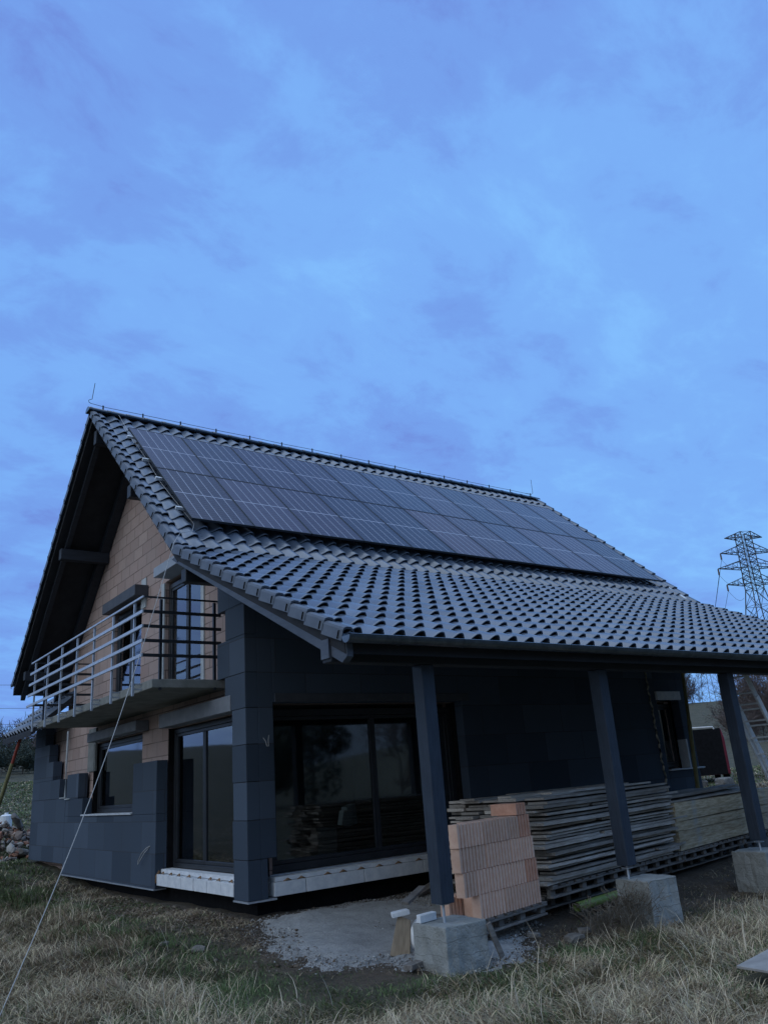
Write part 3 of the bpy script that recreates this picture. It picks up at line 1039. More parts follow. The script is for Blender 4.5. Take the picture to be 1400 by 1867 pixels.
field('roof_tiles', VX0, VX1, RY - .09, RZ - .08, KY, KZ, NC, 17)
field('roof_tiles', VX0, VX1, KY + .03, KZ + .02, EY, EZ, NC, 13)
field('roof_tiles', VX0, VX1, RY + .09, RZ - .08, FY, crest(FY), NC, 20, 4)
# ridge caps
n = 34
for k in range(1):
    mb = MB()
    w_ = (VX1 - VX0 + .04) / n
    for i in range(n):
        xa = VX0 - .03 + i * w_
        prof = []
        for a in range(9):
            th = math.pi * a / 8
            prof.append((math.cos(th) * .13, math.sin(th) * .095))
        vs = []
        for (xx, sc_) in ((xa - .03, 1.0), (xa + .03, 1.06), (xa + .05, 1.0), (xa + w_, .93)):
            for (py_, pz_) in prof:
                vs.append((xx, RY + py_ * sc_, RZ - .035 + pz_ * sc_))
        fs = []
        for r_ in range(3):
            for a in range(8):
                fs.append((r_ * 9 + a, (r_ + 1) * 9 + a, (r_ + 1) * 9 + a + 1, r_ * 9 + a + 1))
        mb.add(vs, fs)
    # end cap
    mb.prism([(VX0 - .058, RY + math.cos(math.pi * a / 8) * .125, RZ - .035 + math.sin(math.pi * a / 8) * .09) for a in range(9)], (.02, 0, 0))
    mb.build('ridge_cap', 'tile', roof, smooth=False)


# verge tiles: a side flap and rounded top for each course
def verge(x, sgn, ya, za, yb, zb, ncrs, mat='verge'):
    mb = MB()
    Ln = math.hypot(yb - ya, zb - za); ty, tz = (yb - ya) / Ln, (zb - za) / Ln
    ny, nz = (tz, -ty) if ty < 0 else (-tz, ty)
    e = Ln / ncrs
    for c in range(ncrs):
        s0, s1 = c * e, (c + 1) * e
        l0, l1 = .0, .03

        def P(dx, s_, h_):
            return (x + sgn * dx, ya + ty * s_ + ny * h_, za + tz * s_ + nz * h_)
        prof = [(.012, -.13), (.012, -.02), (.004, .004), (-.03, .016), (-.08, .012), (-.12, -.02), (-.135, -.05)]
        vs = [P(dx, s0 + .0, hh + l0 - .004) for dx, hh in prof] + [P(dx, s1 + .012, hh + l1 + .002) for dx, hh in prof]
        k = len(prof)
        vs += [P(dx - (.012 if i < 3 else 0), s1 + .010, hh + l1 - (.022 if i > 1 else 0)) for i, (dx, hh) in enumerate(prof)]
        fs = [(i, i + 1, k + i + 1, k + i) for i in range(k - 1)] + [(k + i, k + i + 1, 2 * k + i + 1, 2 * k + i) for i in range(k - 1)]
        mb.add(vs, fs)
        # clip notch at the end of each flap
        mb.cur = 1
        mb.beam(P(.014, s1 - .055, -.125 + l1), P(.014, s1 - .055, -.04 + l1), .02, .006, (0, ty, tz))
        mb.cur = 0
    return mb.build('verge_tile', [mat, 'black'], roof, fixn=False)


for x_, sg in ((VX0, -1), (VX1, 1)):
    verge(x_, sg, RY - .02, RZ, KY, KZ, 17)
    verge(x_, sg, KY, KZ, EY, EZ, 13)
    verge(x_, sg, RY + .02, RZ, FY, crest(FY), 20)

# barge boards, purlins, rafters
mb = MB()
for x_ in (VX0 + .06, VX1 - .14):
    mb = MB()
    mb.prism([(x_, KY + .02, KZ - .13), (x_, EY + .05, EZ - .13 + .05 * S2), (x_, EY + .05, EZ - .24), (x_, EY + .14, EZ - .29), (x_, KY - .02, KZ - .305), (x_, KY + .25, KZ - .16)], (.08, 0, 0))
    mb.build('barge_board', 'greytimber', roof, bevel=.006, fixn=True)
for sgn, ye in ((1, FY - .05), (-1, KY + .1)):
    for x_ in (VX0 + .22, .05, VX1 - .34):
        mb = MB()
        wd = .10 if x_ != .05 else .19
        a, b = (RY, RZ), (ye, crest(ye))
        o0 = -.40 if x_ != .05 else -.50
        mb.prism([(x_, a[0], a[1] + o0), (x_, b[0], b[1] + o0), (x_, b[0], b[1] + dz0 - .002), (x_, a[0], a[1] + dz0 - .002)], (wd, 0, 0))
        mb.build('rafter', 'timber_h', roof, fixn=True)
mb = MB()
for yy, hh in ((7.2, .24), (2.8, .24), (.30, .20), (9.75, .2)):
    zt = crest(yy) - .41 if yy != .30 else crest(yy) - .35
    for xa, xb in ((VX0 + .12, BR - .01), (HX1 - .24, VX1 - .12)):
        mb = MB(); mb.box(xa, xb, yy - .09, yy + .09, zt - hh, zt)
        mb.build('purlin', 'timber_h', roof, bevel=.01)
mb = MB()
mb.box(VX0 + .12, BR - .01, RY - .08, RY + .08, RZ - .75, RZ - .45)
mb.build('purlin', 'timber_h', roof, bevel=.01)
x_ = -.1
PYB = -3.47
while x_ < 12.2:
    a, b = (KY - .4, crest(KY - .4)), (PYB, crest(PYB))
    mb = MB()
    mb.prism([(x_, a[0], a[1] - .40), (x_, b[0], b[1] - .36), (x_, b[0], b[1] - .245), (x_, a[0], a[1] - .245)], (.09, 0, 0))
    mb.build('porch_rafter', 'timber_h', roof, fixn=True)
    x_ += .92
# gutter
mb = MB()
gy_, gz_ = EY - .055, EZ - .055
prof = [(math.cos(a) * .07, math.sin(a) * .07) for a in np.linspace(math.pi, 2 * math.pi, 11)]
prof = [(-.078, .008), (-.07, .014)] + prof + [(.07, .03)]
vs = []
for xx in (VX0 - .01, VX1 + .01):
    vs += [(xx, gy_ + a, gz_ + b) for a, b in prof]
k = len(prof)
mb.add(vs, [(i, i + 1, k + i + 1, k + i) for i in range(k - 1)])
mb.add([(VX0 - .012, gy_ + a, gz_ + b) for a, b in prof[2:-1]], [tuple(range(k - 3))])
for xx in np.arange(-.3, 12.3, .85):
    vs = []
    for dx in (-.014, .014):
        vs += [(xx + dx, gy_ + a * 1.05, gz_ + b * 1.05 - .002) for a, b in prof]
    mb.add(vs, [(i, i + 1, k + i + 1, k + i) for i in range(k - 1)])
mb.build('gutter', 'zinc', roof, smooth=True)

# porch beam and posts
PY = -3.58
mb = MB(); mb.box(-.88, 12.2, PY - .08, PY + .08, 2.56, 2.80)
beam_ = H(mb, 'porch_beam', 'timber_h', bevel=.012)
mb = MB(); mb.box(-.90, -.882, PY - .075, PY + .075, 2.60, 2.795)
mb.build('beam_end', 'greytimber', beam_)  # paler cap: glow on the end face put into its colour
for i, X in enumerate((.36, 3.29, 6.27, 9.2, 12.0)):
    mb = MB(); mb.box(X - .085, X + .085, PY - .085, PY + .085, .18 + (.02 if i else 0), 2.558)
    p = H(mb, 'porch_post', 'timber', bevel=.008)
    a = MB(); a.tube([(X, PY, -.02), (X, PY, .2)], .014, 8); a.box(X - .05, X + .05, PY - .05, PY + .05, .168, .178)
    a.build('anchor_rod', 'galv', p)

# lean-to canopy at the far end of the gable
cz0, cz1, cx0, cx1, cy0, cy1 = 3.10, 4.02, -.68, .40, 9.32, 12.15
v, q, t_ = tile_field(0, cy1 - cy0, -cx1, cz1, -cx0, cz0, 10, 4, 8)
v2 = np.stack([-v[:, 1], cy1 - v[:, 0], v[:, 2]], 1)
mb = MB(); mb.prism([(cx0, cy0, cz0 - .20), (cx1, cy0, cz1 - .22), (cx1, cy0, cz1 - .08), (cx0, cy0, cz0 - .08)], (0, cy1 - cy0, 0))
canopy = H(mb, 'canopy', 'soffit', fixn=True)
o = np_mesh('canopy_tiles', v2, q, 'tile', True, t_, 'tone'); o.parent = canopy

# ------------------------------------------------------------------ solar panels on the roof
ORD = ['first', 'second', 'third', 'fourth', 'fifth', 'sixth', 'seventh', 'eighth', 'ninth', 'tenth', 'eleventh', 'twelfth', 'thirteenth', 'fourteenth', 'fifteenth', 'sixteenth', 'seventeenth', 'eighteenth', 'nineteenth', 'twentieth', 'twenty-first', 'twenty-second', 'twenty-third', 'twenty-fourth', 'twenty-fifth']
th = math.atan(S1)
NRM = Vector((0, -math.sin(th), math.cos(th)))
UPS = Vector((0, math.cos(th), math.sin(th)))
PX0, PITCHX = -.485, 1.103


def panel_mat4(i, row):
    s_low = 5.54 if row == 0 else 3.39
    o = Vector((PX0 + i * PITCHX + .008, RY, RZ)) + NRM * .165 - UPS * s_low
    mm = Matrix((Vector((1, 0, 0)), UPS, NRM)).transposed().to_4x4()
    mm.translation = o
    return mm


mb = MB()
f_ = .012
mb.box(0, PW, 0, f_, -.035, .003); mb.box(0, PW, PL - f_, PL, -.035, .003); mb.box(0, f_, f_, PL - f_, -.035, .003); mb.box(PW - f_, PW, f_, PL - f_, -.035, .003)
panel0 = bpy.data.objects.new('solar_panel', None); COL.objects.link(panel0); WORG[panel0.name] = Vector((0, 0, 0))
mb.build('panel_frame', 'frame', panel0, local=True)
mb = MB(); mb.box(f_ - .001, PW - f_ + .001, f_ - .001, PL - f_ + .001, -.006, -.0005)
mb.build('solar_cells', 'solar', panel0, local=True)
first = True
for row in (0, 1):
    for i in range(11):
        o = panel0 if first else copy_tree(panel0)
        first = False
        o.matrix_world = panel_mat4(i, row)
        where = ('first solar panel at the balcony end of the %s row' if i == 0 else 'last solar panel at the far end of the %s row' if i == 10 else ORD[i] + ' solar panel from the balcony end in the %s row') % ('lower' if row == 0 else 'upper')
        tag(o, where, 'solar panel', 'solar panels on the tiled roof')
# mounting rail stubs at the left edge
for k, s_ in enumerate((1.70, 2.90, 3.80, 5.05)):
    o_ = Vector((PX0, RY, RZ)) + NRM * .105 - UPS * s_
    mb = MB(); mb.beam(o_ + Vector((-.10, 0, 0)), o_ + Vector((12.1, 0, 0)), .04, .05, NRM)
    r = mb.build('mounting_rail', 'alu')
    tag(r, ['aluminium mounting rail end nearest the ridge beside the solar panels', 'aluminium rail end low on the upper panel row', 'aluminium rail end at the top of the lower panel row', 'aluminium mounting rail end nearest the kink of the roof'][k], 'rail', 'mounting rails under the panels')

# ------------------------------------------------------------------ lightning conductor along the ridge
lc = thing('lightning_conductor', 'thin wire and upright rods of the lightning conductor along the ridge', 'lightning rod', (VX0, RY, RZ))
mb = MB(); mb.tube([(-.93, RY, 9.26), (-.6, RY, 9.235)] + [(x_, RY, 9.235 + .006 * math.sin(x_ * 3)) for x_ in np.arange(.2, 12.3, .85)], .006, 5); mb.build('ridge_wire', 'wire', lc)
mb = MB(); mb.tube([(-.93, RY, 9.26), (-.97, RY, 9.285), (-.975, RY, 9.32), (-.94, RY, 9.345), (-.905, RY, 9.36), (-.86, RY, 9.745)], .007, 5); mb.build('air_rod', 'wire', lc)
mb = MB(); mb.tube([(11.9, RY, 9.235), (12.15, RY, 9.24), (12.22, RY, 9.29), (12.22, RY, 9.72)], .007, 5); mb.build('air_rod', 'wire', lc)
for x_ in np.arange(-.67, 12.2, .852):
    mb = MB(); mb.beam((x_, RY, 9.13), (x_, RY, 9.265), .012, .03); mb.build('wire_clip', 'darksteel', lc)

# ------------------------------------------------------------------ loose cable from the roof to the ground
cab = [(-.45, 5.05, 9.22), (-.37, 4.93, 9.10), (-.44, 3.89, 8.17), (-.46, 2.95, 7.33), (-.50, 2.11, 6.57), (-.45, 1.35, 5.88), (-.42, .83, 5.42), (-.55, .60, 5.22), (-.78, .50, 5.14), (-.97, .27, 4.90)]
a, b = Vector((-.97, .27, 4.90)), Vector((-3.34, -1.75, gz1(-3.34, -1.75) + .03))
for i in range(1, 25):
    t = i / 24
    p = a.lerp(b, t); p.z -= .36 * math.sin(math.pi * t) * 1.0
    cab.append(tuple(p))
cab += [(-3.5, -2.0, gz1(-3.5, -2.0) + .04), (-3.9, -2.3, gz1(-3.9, -2.3) + .04)]
mb = MB(); mb.tube(cab, [.0042] * 10 + [.0050] * (len(cab) - 10), 6)
tag(mb.build('cable', 'cable', smooth=True), 'long pale cable hanging from the roof edge across the balcony to the grass', 'cable')

# ------------------------------------------------------------------ ladder
lad = thing('ladder', 'aluminium extension ladder leaning inside the porch behind the third post', 'ladder', (8.98, -3.05, gz1(8.98, -3.05)))
A = Vector((8.98, -3.05, gz1(8.98, -3.05))); B = Vector((7.20, -3.05, 2.92))
dv = (B - A).normalized()
for k, (t0, t1, off, sp) in enumerate(((0, .80, 0, .24), (.30, 1, .06, .195))):
    up = Vector((0, 1, 0)).cross(dv) * off
    up = -up if up.z < 0 else up
    for sy in (-1, 1):
        mb = MB(); mb.beam(A.lerp(B, t0) + up + Vector((0, sy * sp, 0)), A.lerp(B, t1) + up + Vector((0, sy * sp, 0)), .095, .03, (0, 1, 0)); mb.build('side_rail', 'alu', lad)
    nr = int((B - A).length * (t1 - t0) / .28)
    for i in range(nr):
        q = A.lerp(B, t0 + (t1 - t0) * (i + .6) / nr) + up
        mb = MB(); mb.tube([q + Vector((0, -sp, 0)), q + Vector((0, sp, 0))], .016, 6); mb.build('rung', 'alu', lad)

mb = MB(); mb.beam((12.0, .42, 4.99), (12.14, .98, 5.43), .10, .012, (0, -.6, .8))
tag(mb.build('metal_strip', 'alu', bevel=.002), 'bright metal strip lying on the tiles near the far right roof edge', 'metal strip')
# ------------------------------------------------------------------ props
def prop(name, label, p0, p1, mat, r=.032, top=None):
    o = thing(name, label, 'prop', p0)
    p0, p1 = Vector(p0), Vector(p1)
    m_ = p0.lerp(p1, .80 if top else .55)
    mb = MB(); mb.tube([p0, m_], r, 10); mb.build('outer_tube', mat, o, smooth=False)
    mb = MB(); mb.tube([m_ - (p1 - p0) * .02, p1], r * .82, 10); mb.build('inner_tube', top or mat, o)
    mb = MB(); mb.box(p0.x - .08, p0.x + .08, p0.y - .08, p0.y + .08, p0.z, p0.z + .01); mb.build('base_plate', mat, o)
    mb = MB(); mb.box(p1.x - .07, p1.x + .07, p1.y - .07, p1.y + .07, p1.z, p1.z + .01); mb.build('head_plate', mat, o)
    return o


prop('steel_prop', 'rusty yellow steel prop under the porch roof by the small side window', (9.76, -.35, gz1(9.76, -.35)), (10.17, -.35, 4.02), 'prop', .042)
prop('steel_prop', 'slanting green steel prop with red top under the canopy', (-.98, 12.2, gz1(-.98, 12.2)), (-.52, 11.0, 2.98), 'prop', .045, 'red')

# seen dimly through the sliding door
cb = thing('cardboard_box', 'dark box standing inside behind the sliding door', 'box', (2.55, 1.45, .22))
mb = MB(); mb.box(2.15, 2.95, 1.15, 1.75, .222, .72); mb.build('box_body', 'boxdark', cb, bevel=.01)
for i, (x_, w_, h_, t_) in enumerate(((2.42, .20, .24, 12), (2.62, .22, .32, -6))):
    mb = MB(); mb.prism([(-w_ / 2, 0, 0), (w_ / 2, 0, 0), (w_ / 2 * .9, 0, h_), (-w_ / 2 * .95, 0, h_ * .94)], (0, .14, 0)); o = mb.build('paper_bag', 'styro', fixn=True, bevel=.01)
    o.location = (x_, 1.25 + .1 * i, .725); o.rotation_euler = (0, R(t_), R(10 * i))
    tag(o, ['left white paper bag on the dark box inside the sliding door', 'taller right white paper bag on the dark box inside the sliding door'][i], 'bag')

# ------------------------------------------------------------------ footings
for i, (x_, y_, zt, sx, sy, lab) in enumerate((
        (.45, -3.54, .0, .27, .26, 'cracked concrete footing under the nearest porch post'),
        (3.46, -3.69, .05, .275, .24, 'smooth concrete footing under the second porch post, dry weeds at its side'),
        (6.33, -3.5, .06, .27, .26, 'concrete footing under the third porch post by the long timbers'),
        (9.2, -3.58, .06, .27, .26, 'concrete footing under the fourth porch post, furthest right'))):
    bm = bmesh.new(); bmesh.ops.create_cube(bm, size=1)
    bmesh.ops.subdivide_edges(bm, edges=bm.edges, cuts=7, use_grid_fill=True)
    z0 = gz1(x_, y_) - .25
    for v in bm.verts:
        p = v.co
        h_ = zt - z0
        n_ = mnoise.noise(Vector((p.x * 5 + i * 7, p.y * 5, p.z * 5))) * .022
        step = .012 if p.z < .1 else 0
        v.co = Vector((p.x * (2 * sx + step) + n_ * (abs(p.x) > .49), p.y * (2 * sy + step) + n_ * (abs(p.y) > .49), p.z * h_ + n_ * .5 * (p.z > .49)))
    me = bpy.data.meshes.new('concrete_footing'); bm.to_mesh(me); bm.free()
    me.materials.append(MT['concrete'])
    o = bpy.data.objects.new('concrete_footing', me); COL.objects.link(o); o.location = (x_, y_, (z0 + zt) / 2)
    tag(o, lab, 'footing', 'concrete footings under the porch posts')
    b_ = o.modifiers.new('bevel', 'BEVEL'); b_.width = .01; b_.segments = 2; b_.limit_method = 'ANGLE'; b_.angle_limit = R(50)

# ------------------------------------------------------------------ hollow clay blocks on a pallet
def clay_mesh(wd, dp, ht, ribs, name):
    """block with vertical grooves on its front (y-) and back, smooth ends"""
    pts = []
    nseg = ribs
    mrg = .0
    step = wd / nseg
    fr = []
    for i in range(nseg):
        x0_ = i * step
        fr += [(x0_ + step * .02, .028), (x0_ + step * .12, .0), (x0_ + step * .70, .0), (x0_ + step * .78, .028)]
    fr.append((wd - .001, .028))
    poly = [(x_, y_, 0) for x_, y_ in fr] + [(wd, dp, 0), (0, dp, 0)]
    mb = MB(); mb.prism(poly, (0, 0, ht))
    me = bpy.data.meshes.new(name); me.from_pydata(mb.v, [], mb.f); me.materials.append(MT['clay'])
    bm = bmesh.new(); bm.from_mesh(me); bmesh.ops.recalc_face_normals(bm, faces=bm.faces); bm.to_mesh(me); bm.free()
    return me


BRO, BRA = Vector((1.12, -3.26, -.115)), R(11.9)
CM = {wd: clay_mesh(wd - .004, .115, .243, int(round(wd / .0625)), 'clay_block') for wd in (.498, .249)}
CMR = {}
for wd, me_ in CM.items():
    CMR[wd] = me_.copy(); CMR[wd].materials[0] = MT['clay_red']


def clay(x_, y_, z_, wd, lab, red=False, rot=0):
    o = bpy.data.objects.new('clay_block', (CMR if red else CM)[wd]); COL.objects.link(o)
    c_, s__ = math.cos(BRA), math.sin(BRA)
    o.location = (BRO.x + x_ * c_ - y_ * s__, BRO.y + x_ * s__ + y_ * c_, BRO.z + z_)
    o.rotation_euler = (0, 0, BRA + rot)
    tag(o, lab, 'clay block', 'hollow clay blocks stacked on the pallet')


LAY = ['bottom layer', 'second layer from the bottom', 'third layer from the bottom', 'top full layer']
for r_ in range(4):
    x_ = [.02, -.235, -.26, -.275][r_]
    lay_ = [(.498, .498, .249), (.249, .498, .498, .249), (.498, .498, .498), (.498, .498, .249, .249)][r_]
    nm_ = {3: ['at the left end of the', 'in the middle of the', 'at the right end of the'], 4: ['at the left end of the', 'second from the left in the', 'second from the right in the', 'at the right end of the']}[len(lay_)]
    for c_, wd in enumerate(lay_):
        clay(x_, random.uniform(-.006, .006), r_ * .2485, wd, '%s ribbed clay block %s %s' % ('long' if wd > .3 else 'short', nm_[c_], LAY[r_]), red=(wd < .3 and c_ > 1 and c_ == len(lay_) - 1 and r_ in (1, 3)))
        x_ += wd + random.uniform(0, .002)
    clay(.05 + random.uniform(-.02, .02), .128, r_ * .2485, .498, 'long clay block behind the %s, left' % LAY[r_]); clay(.60, .13, r_ * .2485, .498, 'long clay block behind the %s, right' % LAY[r_])
clay(-.20, .26, 0, .498, 'clay block lying on the pallet behind the left end of the stack')
me_ = clay_mesh(.245, .36, .13, 4, 'clay_block'); me_.materials[0] = MT['clay_red']
o = bpy.data.objects.new('clay_block', me_); COL.objects.link(o); o.location = (BRO.x + .93 * math.cos(BRA), BRO.y + .93 * math.sin(BRA), BRO.z + .996); o.rotation_euler = (0, 0, BRA + R(2))
tag(o, 'thick reddish clay block lying alone on top of the stack', 'clay block', 'hollow clay blocks stacked on the pallet')

# ------------------------------------------------------------------ pallets
def pallet(ln, dp, nb, name='wooden_pallet'):
    o = bpy.data.objects.new(name, None); COL.objects.link(o); WORG[o.name] = Vector((0, 0, 0))
    n_ = max(3, int(dp / .16))
    for k in range(3):
        y_ = [0.0, dp / 2 - .05, dp - .1][k]
        mb = MB(); mb.box(0, ln, y_ + .002, y_ + .098, .0, .022); mb.build('bottom_board', 'pallet', o, local=True, bevel=.003)
        mb = MB(); mb.box(0, ln, y_ - .004, y_ + .10, .100, .122); mb.build('stringer_board', 'pallet', o, local=True, bevel=.003)
        for j in range(nb):
            x_ = (ln - .1) * j / (nb - 1)
            mb = MB(); mb.box(x_, x_ + .1, y_ + .035, y_ + .09, .023, .099); mb.build('block', 'pallet', o, local=True, bevel=.003)
    for k in range(int(ln / .17)):
        x_ = k * (ln - .12) / (int(ln / .17) - 1)
        mb = MB(); mb.box(x_, x_ + .12, -.006, dp + .006, .1235, .144); mb.build('deck_board', 'pallet', o, local=True, bevel=.003)
    return o


def place(o, x_, y_, z_, rz, lab, cat, group=None, tilt=(0, 0)):
    o.location = (x_, y_, z_); o.rotation_euler = (tilt[0], tilt[1], rz)
    tag(o, lab, cat, group)


PG = 'wooden pallets under the stacks'
p0 = pallet(1.40, .8, 4)
place(p0, 1.05, -3.30, -.262, BRA, 'weathered pallet carrying the clay blocks', 'pallet', PG)
p1 = pallet(1.2, 1.5, 4)
WA = R(9.5)
WO = Vector((2.55, -2.93, 0))


def wl(x_, y_, z_):
    return (WO.x + x_ * math.cos(WA) - y_ * math.sin(WA), WO.y + x_ * math.sin(WA) + y_ * math.cos(WA), z_)


first = True
for lv, zz in ((0, -.272), (1, -.126)):
    for k in range(6):
        o = p1 if first else copy_tree(p1)
        first = False
        q = wl(-.05 + k * 1.215 + (.12 if lv else 0), random.uniform(-.04, .03) + (.0 if lv else .16), zz)
        place(o, *q, WA + R(random.uniform(-.6, .6)), '%s pallet of the %s tier under the stacked wood' % (ORD[k], ['lower', 'upper'][lv]) + (', next to the clay blocks' if k == 0 else ' counted from the clay blocks'), 'pallet', PG)

# ------------------------------------------------------------------ stacked boards
def board_mesh(ln, wd, tk, seed, mat, name):
    rr = random.Random(seed)
    n_ = 9
    mb = MB(); vs = []
    bow = rr.uniform(-.012, .012); tw = rr.uniform(-.02, .02)
    for i in range(n_):
        t = i / (n_ - 1)
        x_ = ln * t + (rr.uniform(-.015, .015) if i in (0, n_ - 1) else 0)
        zo = bow * (4 * t * (1 - t)) + rr.uniform(-.003, .003)
        e0, e1 = rr.uniform(-.010, .010), rr.uniform(-.010, .010)
        vs += [(x_, e0, zo), (x_, wd + e1, zo + tw * t), (x_, wd + e1, zo + tk + tw * t), (x_, e0, zo + tk + rr.uniform(-.003, .003))]
    fs = [(0, 3, 2, 1), tuple((n_ - 1) * 4 + k for k in (0, 1, 2, 3))]
    for i in range(n_ - 1):
        a_ = i * 4; b_ = a_ + 4
        for k in range(4):
            k2 = (k + 1) % 4
            fs.append((a_ + k, a_ + k2, b_ + k2, b_ + k))
    me = bpy.data.meshes.new(name); me.from_pydata(vs, [], fs); me.materials.append(MT[mat])
    return me


BM = [board_mesh(3.42 + .05 * (i % 3), .30, .024 + .006 * (i % 4), i, 'plank', 'plank') for i in range(8)]
BS = [board_mesh(l_, .24, .026, 40 + i, 'plank', 'plank') for i, l_ in enumerate((1.3, 2.0, 2.6, .9))]


def plank(me, x_, y_, z_, lab, rz=0, ry=0, rx=0, grp='weathered boards in the grey stack'):
    o = bpy.data.objects.new('plank', me); COL.objects.link(o)
    o.location = wl(x_, y_, z_); o.rotation_euler = (rx, ry, WA + rz)
    tag(o, lab, 'board', grp)


NL = 22
z_ = .028
ROWN = ['front edge', 'second row back', 'third row back', 'fourth row back', 'rear row']
for k in range(NL):
    tk = random.choice((.030, .036, .042, .048)) * (.86 / (NL * .039))
    gap = random.choice((0, 0, 0, .006, .012))
    lay = ('topmost' if k == NL - 1 else ORD[NL - 1 - k] + ' from the top') if k > 8 else ('lowest' if k == 0 else ORD[k] + ' from the bottom')
    for r_ in range(5):
        yy = r_ * .315 + random.uniform(-.02, .02) + (random.choice((-.05, -.03, 0, 0, .01, .03)) if r_ == 0 else 0)
        xx = .08 + random.gauss(0, .08) + (.04 if r_ == 0 else 0)
        if r_ == 0 and k % 4 == 2:
            cut = random.choice((0, 1, 2))
            plank(BS[cut], xx, yy + .03, z_ + .001, 'short grey board, %s, left part of the front edge' % lay, R(random.uniform(-.4, .4)))
            ln2 = [1.3, 2.0, 2.6][cut]
            plank(BS[(2, 0, 3)[cut]], xx + ln2 + random.uniform(.02, .10), yy, z_ + .001, 'short grey board, %s, right part of the front edge' % lay, R(random.uniform(-.3, .3)))
        else:
            plank(random.choice(BM), xx, yy, z_ + random.uniform(0, .003), 'weathered grey board, %s, %s of the tall stack' % (lay, ROWN[r_]), R(random.uniform(-.35, .35)))
    z_ += tk + gap
ZA = z_
for i, (x_, y_, me_, rz, lab) in enumerate(((-.05, .95, BS[1], 2, 'loose board lying on the left rear of the grey stack'), (.9, .35, BS[2], -3, 'loose board lying slantwise on the grey stack, front'),
                                            (1.2, 1.1, BS[2], 1.5, 'loose board lying at the rear of the grey stack'), (2.2, .5, BS[0], 4, 'short loose board at the right of the grey stack top'), (.3, .6, BS[3], -6, 'shortest loose board on the grey stack'))):
    plank(me_, x_, y_, ZA + .004 + .0 * i, lab, R(rz))
# yellowed timbers on the right
TB = [board_mesh(4.1, .19, .135, 70 + i, 'ytimber', 'timber_beam') for i in range(5)]
z_ = .030
for k in range(5):
    for r_ in range(6):
        o = bpy.data.objects.new('timber_beam', TB[(k * 3 + r_) % 5]); COL.objects.link(o)
        o.location = wl(3.68 + random.uniform(-.03, .05), r_ * .21 + random.uniform(-.012, .012) + (random.choice((-.06, -.03, .0, .02)) if r_ == 0 else 0), z_); o.rotation_euler = (0, 0, WA + R(random.uniform(-.15, .15)))
        tag(o, 'yellowed squared timber in the %s layer, %s of the right stack' % (['lowest', 'second', 'middle', 'fourth', 'top'][k], (ROWN + ['hindmost row'])[r_] if r_ != 4 else 'fifth row back'), 'timber', 'squared timbers in the right stack')
    z_ += .1395
for i in range(5):
    o = bpy.data.objects.new('plank', BM[i]); COL.objects.link(o)
    o.location = wl(3.55 + random.uniform(-.1, .2), .02 + i * .27, z_ + .03 * (i % 2)); o.rotation_euler = (0, 0, WA + R(random.uniform(-2, 2)))
    tag(o, 'thin board lying on the yellowed timbers, %s' % (ROWN[i] if i < 4 else 'nearest the wall'), 'board', 'thin boards on the yellowed timbers')
for i in range(2):
    o = bpy.data.objects.new('plank', BM[i + 3]); COL.objects.link(o)
    o.location = wl(3.2 + i * .5, .0 + i * .5, z_ + .066); o.rotation_euler = (0, R(-.3), WA + R(2 - 4 * i))
    tag(o, ['topmost loose board over the join of the two wood stacks, in front', 'topmost loose board over the join of the two wood stacks, behind'][i], 'board', 'thin boards on the yellowed timbers')

# ------------------------------------------------------------------ small loose things
def rock_mesh(seed, sx, sy, sz, name, mat, sub=2, amp=.25):
    bm = bmesh.new(); bmesh.ops.create_icosphere(bm, subdivisions=sub, radius=1)
    for v in bm.verts:
        n_ = mnoise.noise(v.co * 1.1 + Vector((seed * 9.1, 0, 0))) * amp * 1.6 + mnoise.noise(v.co * 3 + Vector((0, seed * 5.0, 0))) * amp * .4
        c_ = v.co * (1 + n_)
        c_.x = max(-.8, min(.8, c_.x)); c_.z = max(-.72, min(.72, c_.z)); c_.y = max(-.8, min(.8, c_.y))
        v.co = Vector((c_.x * sx, c_.y * sy, c_.z * sz))
    me = bpy.data.meshes.new(name); bm.to_mesh(me); bm.free(); me.materials.append(MT[mat])
    return me


def rock(name, me, loc, rot, lab, cat, grp=None):
    o = bpy.data.objects.new(name, me); COL.objects.link(o); o.location = loc; o.rotation_euler = rot
    return tag(o, lab, cat, grp)


# offcut board leaning behind the first post, foam pieces, sack
mb = MB(); mb.prism([(-.11, 0, 0), (.12, .02, 0), (.09, .03, .43), (-.06, .02, .46)], (.02, .05, 0))
o = mb.build('wood_offcut', 'rawwood', fixn=True, bevel=.004); o.location = (.30, -2.86, gz1(.30, -2.86) + .02); o.scale = (.95, 1, .86); o.rotation_euler = (R(-16), R(13), R(-28))
tag(o, 'pale raw wood offcut standing on the sand behind the nearest post', 'wood offcut')
mb = MB(); mb.beam((.33, -2.98, .14), (.74, -2.78, .24), .09, .03); o = mb.build('wood_lath', 'pallet', bevel=.003)
tag(o, 'short grey lath laid across the offcut and the white sack', 'lath')
bm = bmesh.new(); bmesh.ops.create_uvsphere(bm, u_segments=24, v_segments=14, radius=1)
for v in bm.verts:
    n_ = mnoise.noise(v.co * 2.2) * .12
    v.co = Vector((v.co.x * .19 * (1 + n_), v.co.y * .16 * (1 + n_), max(-.12, v.co.z * .20 * (1 + n_))))
me = bpy.data.meshes.new('white_sack'); bm.to_mesh(me); bm.free(); me.materials.append(MT['styro'])
me.polygons.foreach_set('use_smooth', [True] * len(me.polygons))
o = bpy.data.objects.new('white_sack', me); COL.objects.link(o); o.location = (.66, -2.88, gz1(.66, -2.88) + .16)
tag(o, 'bulging white sack on the sand behind the nearest footing', 'sack')
mb = MB(); mb.prism([(.18, -3.42, .003), (.44, -3.36, .003), (.45, -3.28, .003), (.20, -3.33, .003)], (.0, .0, .075))
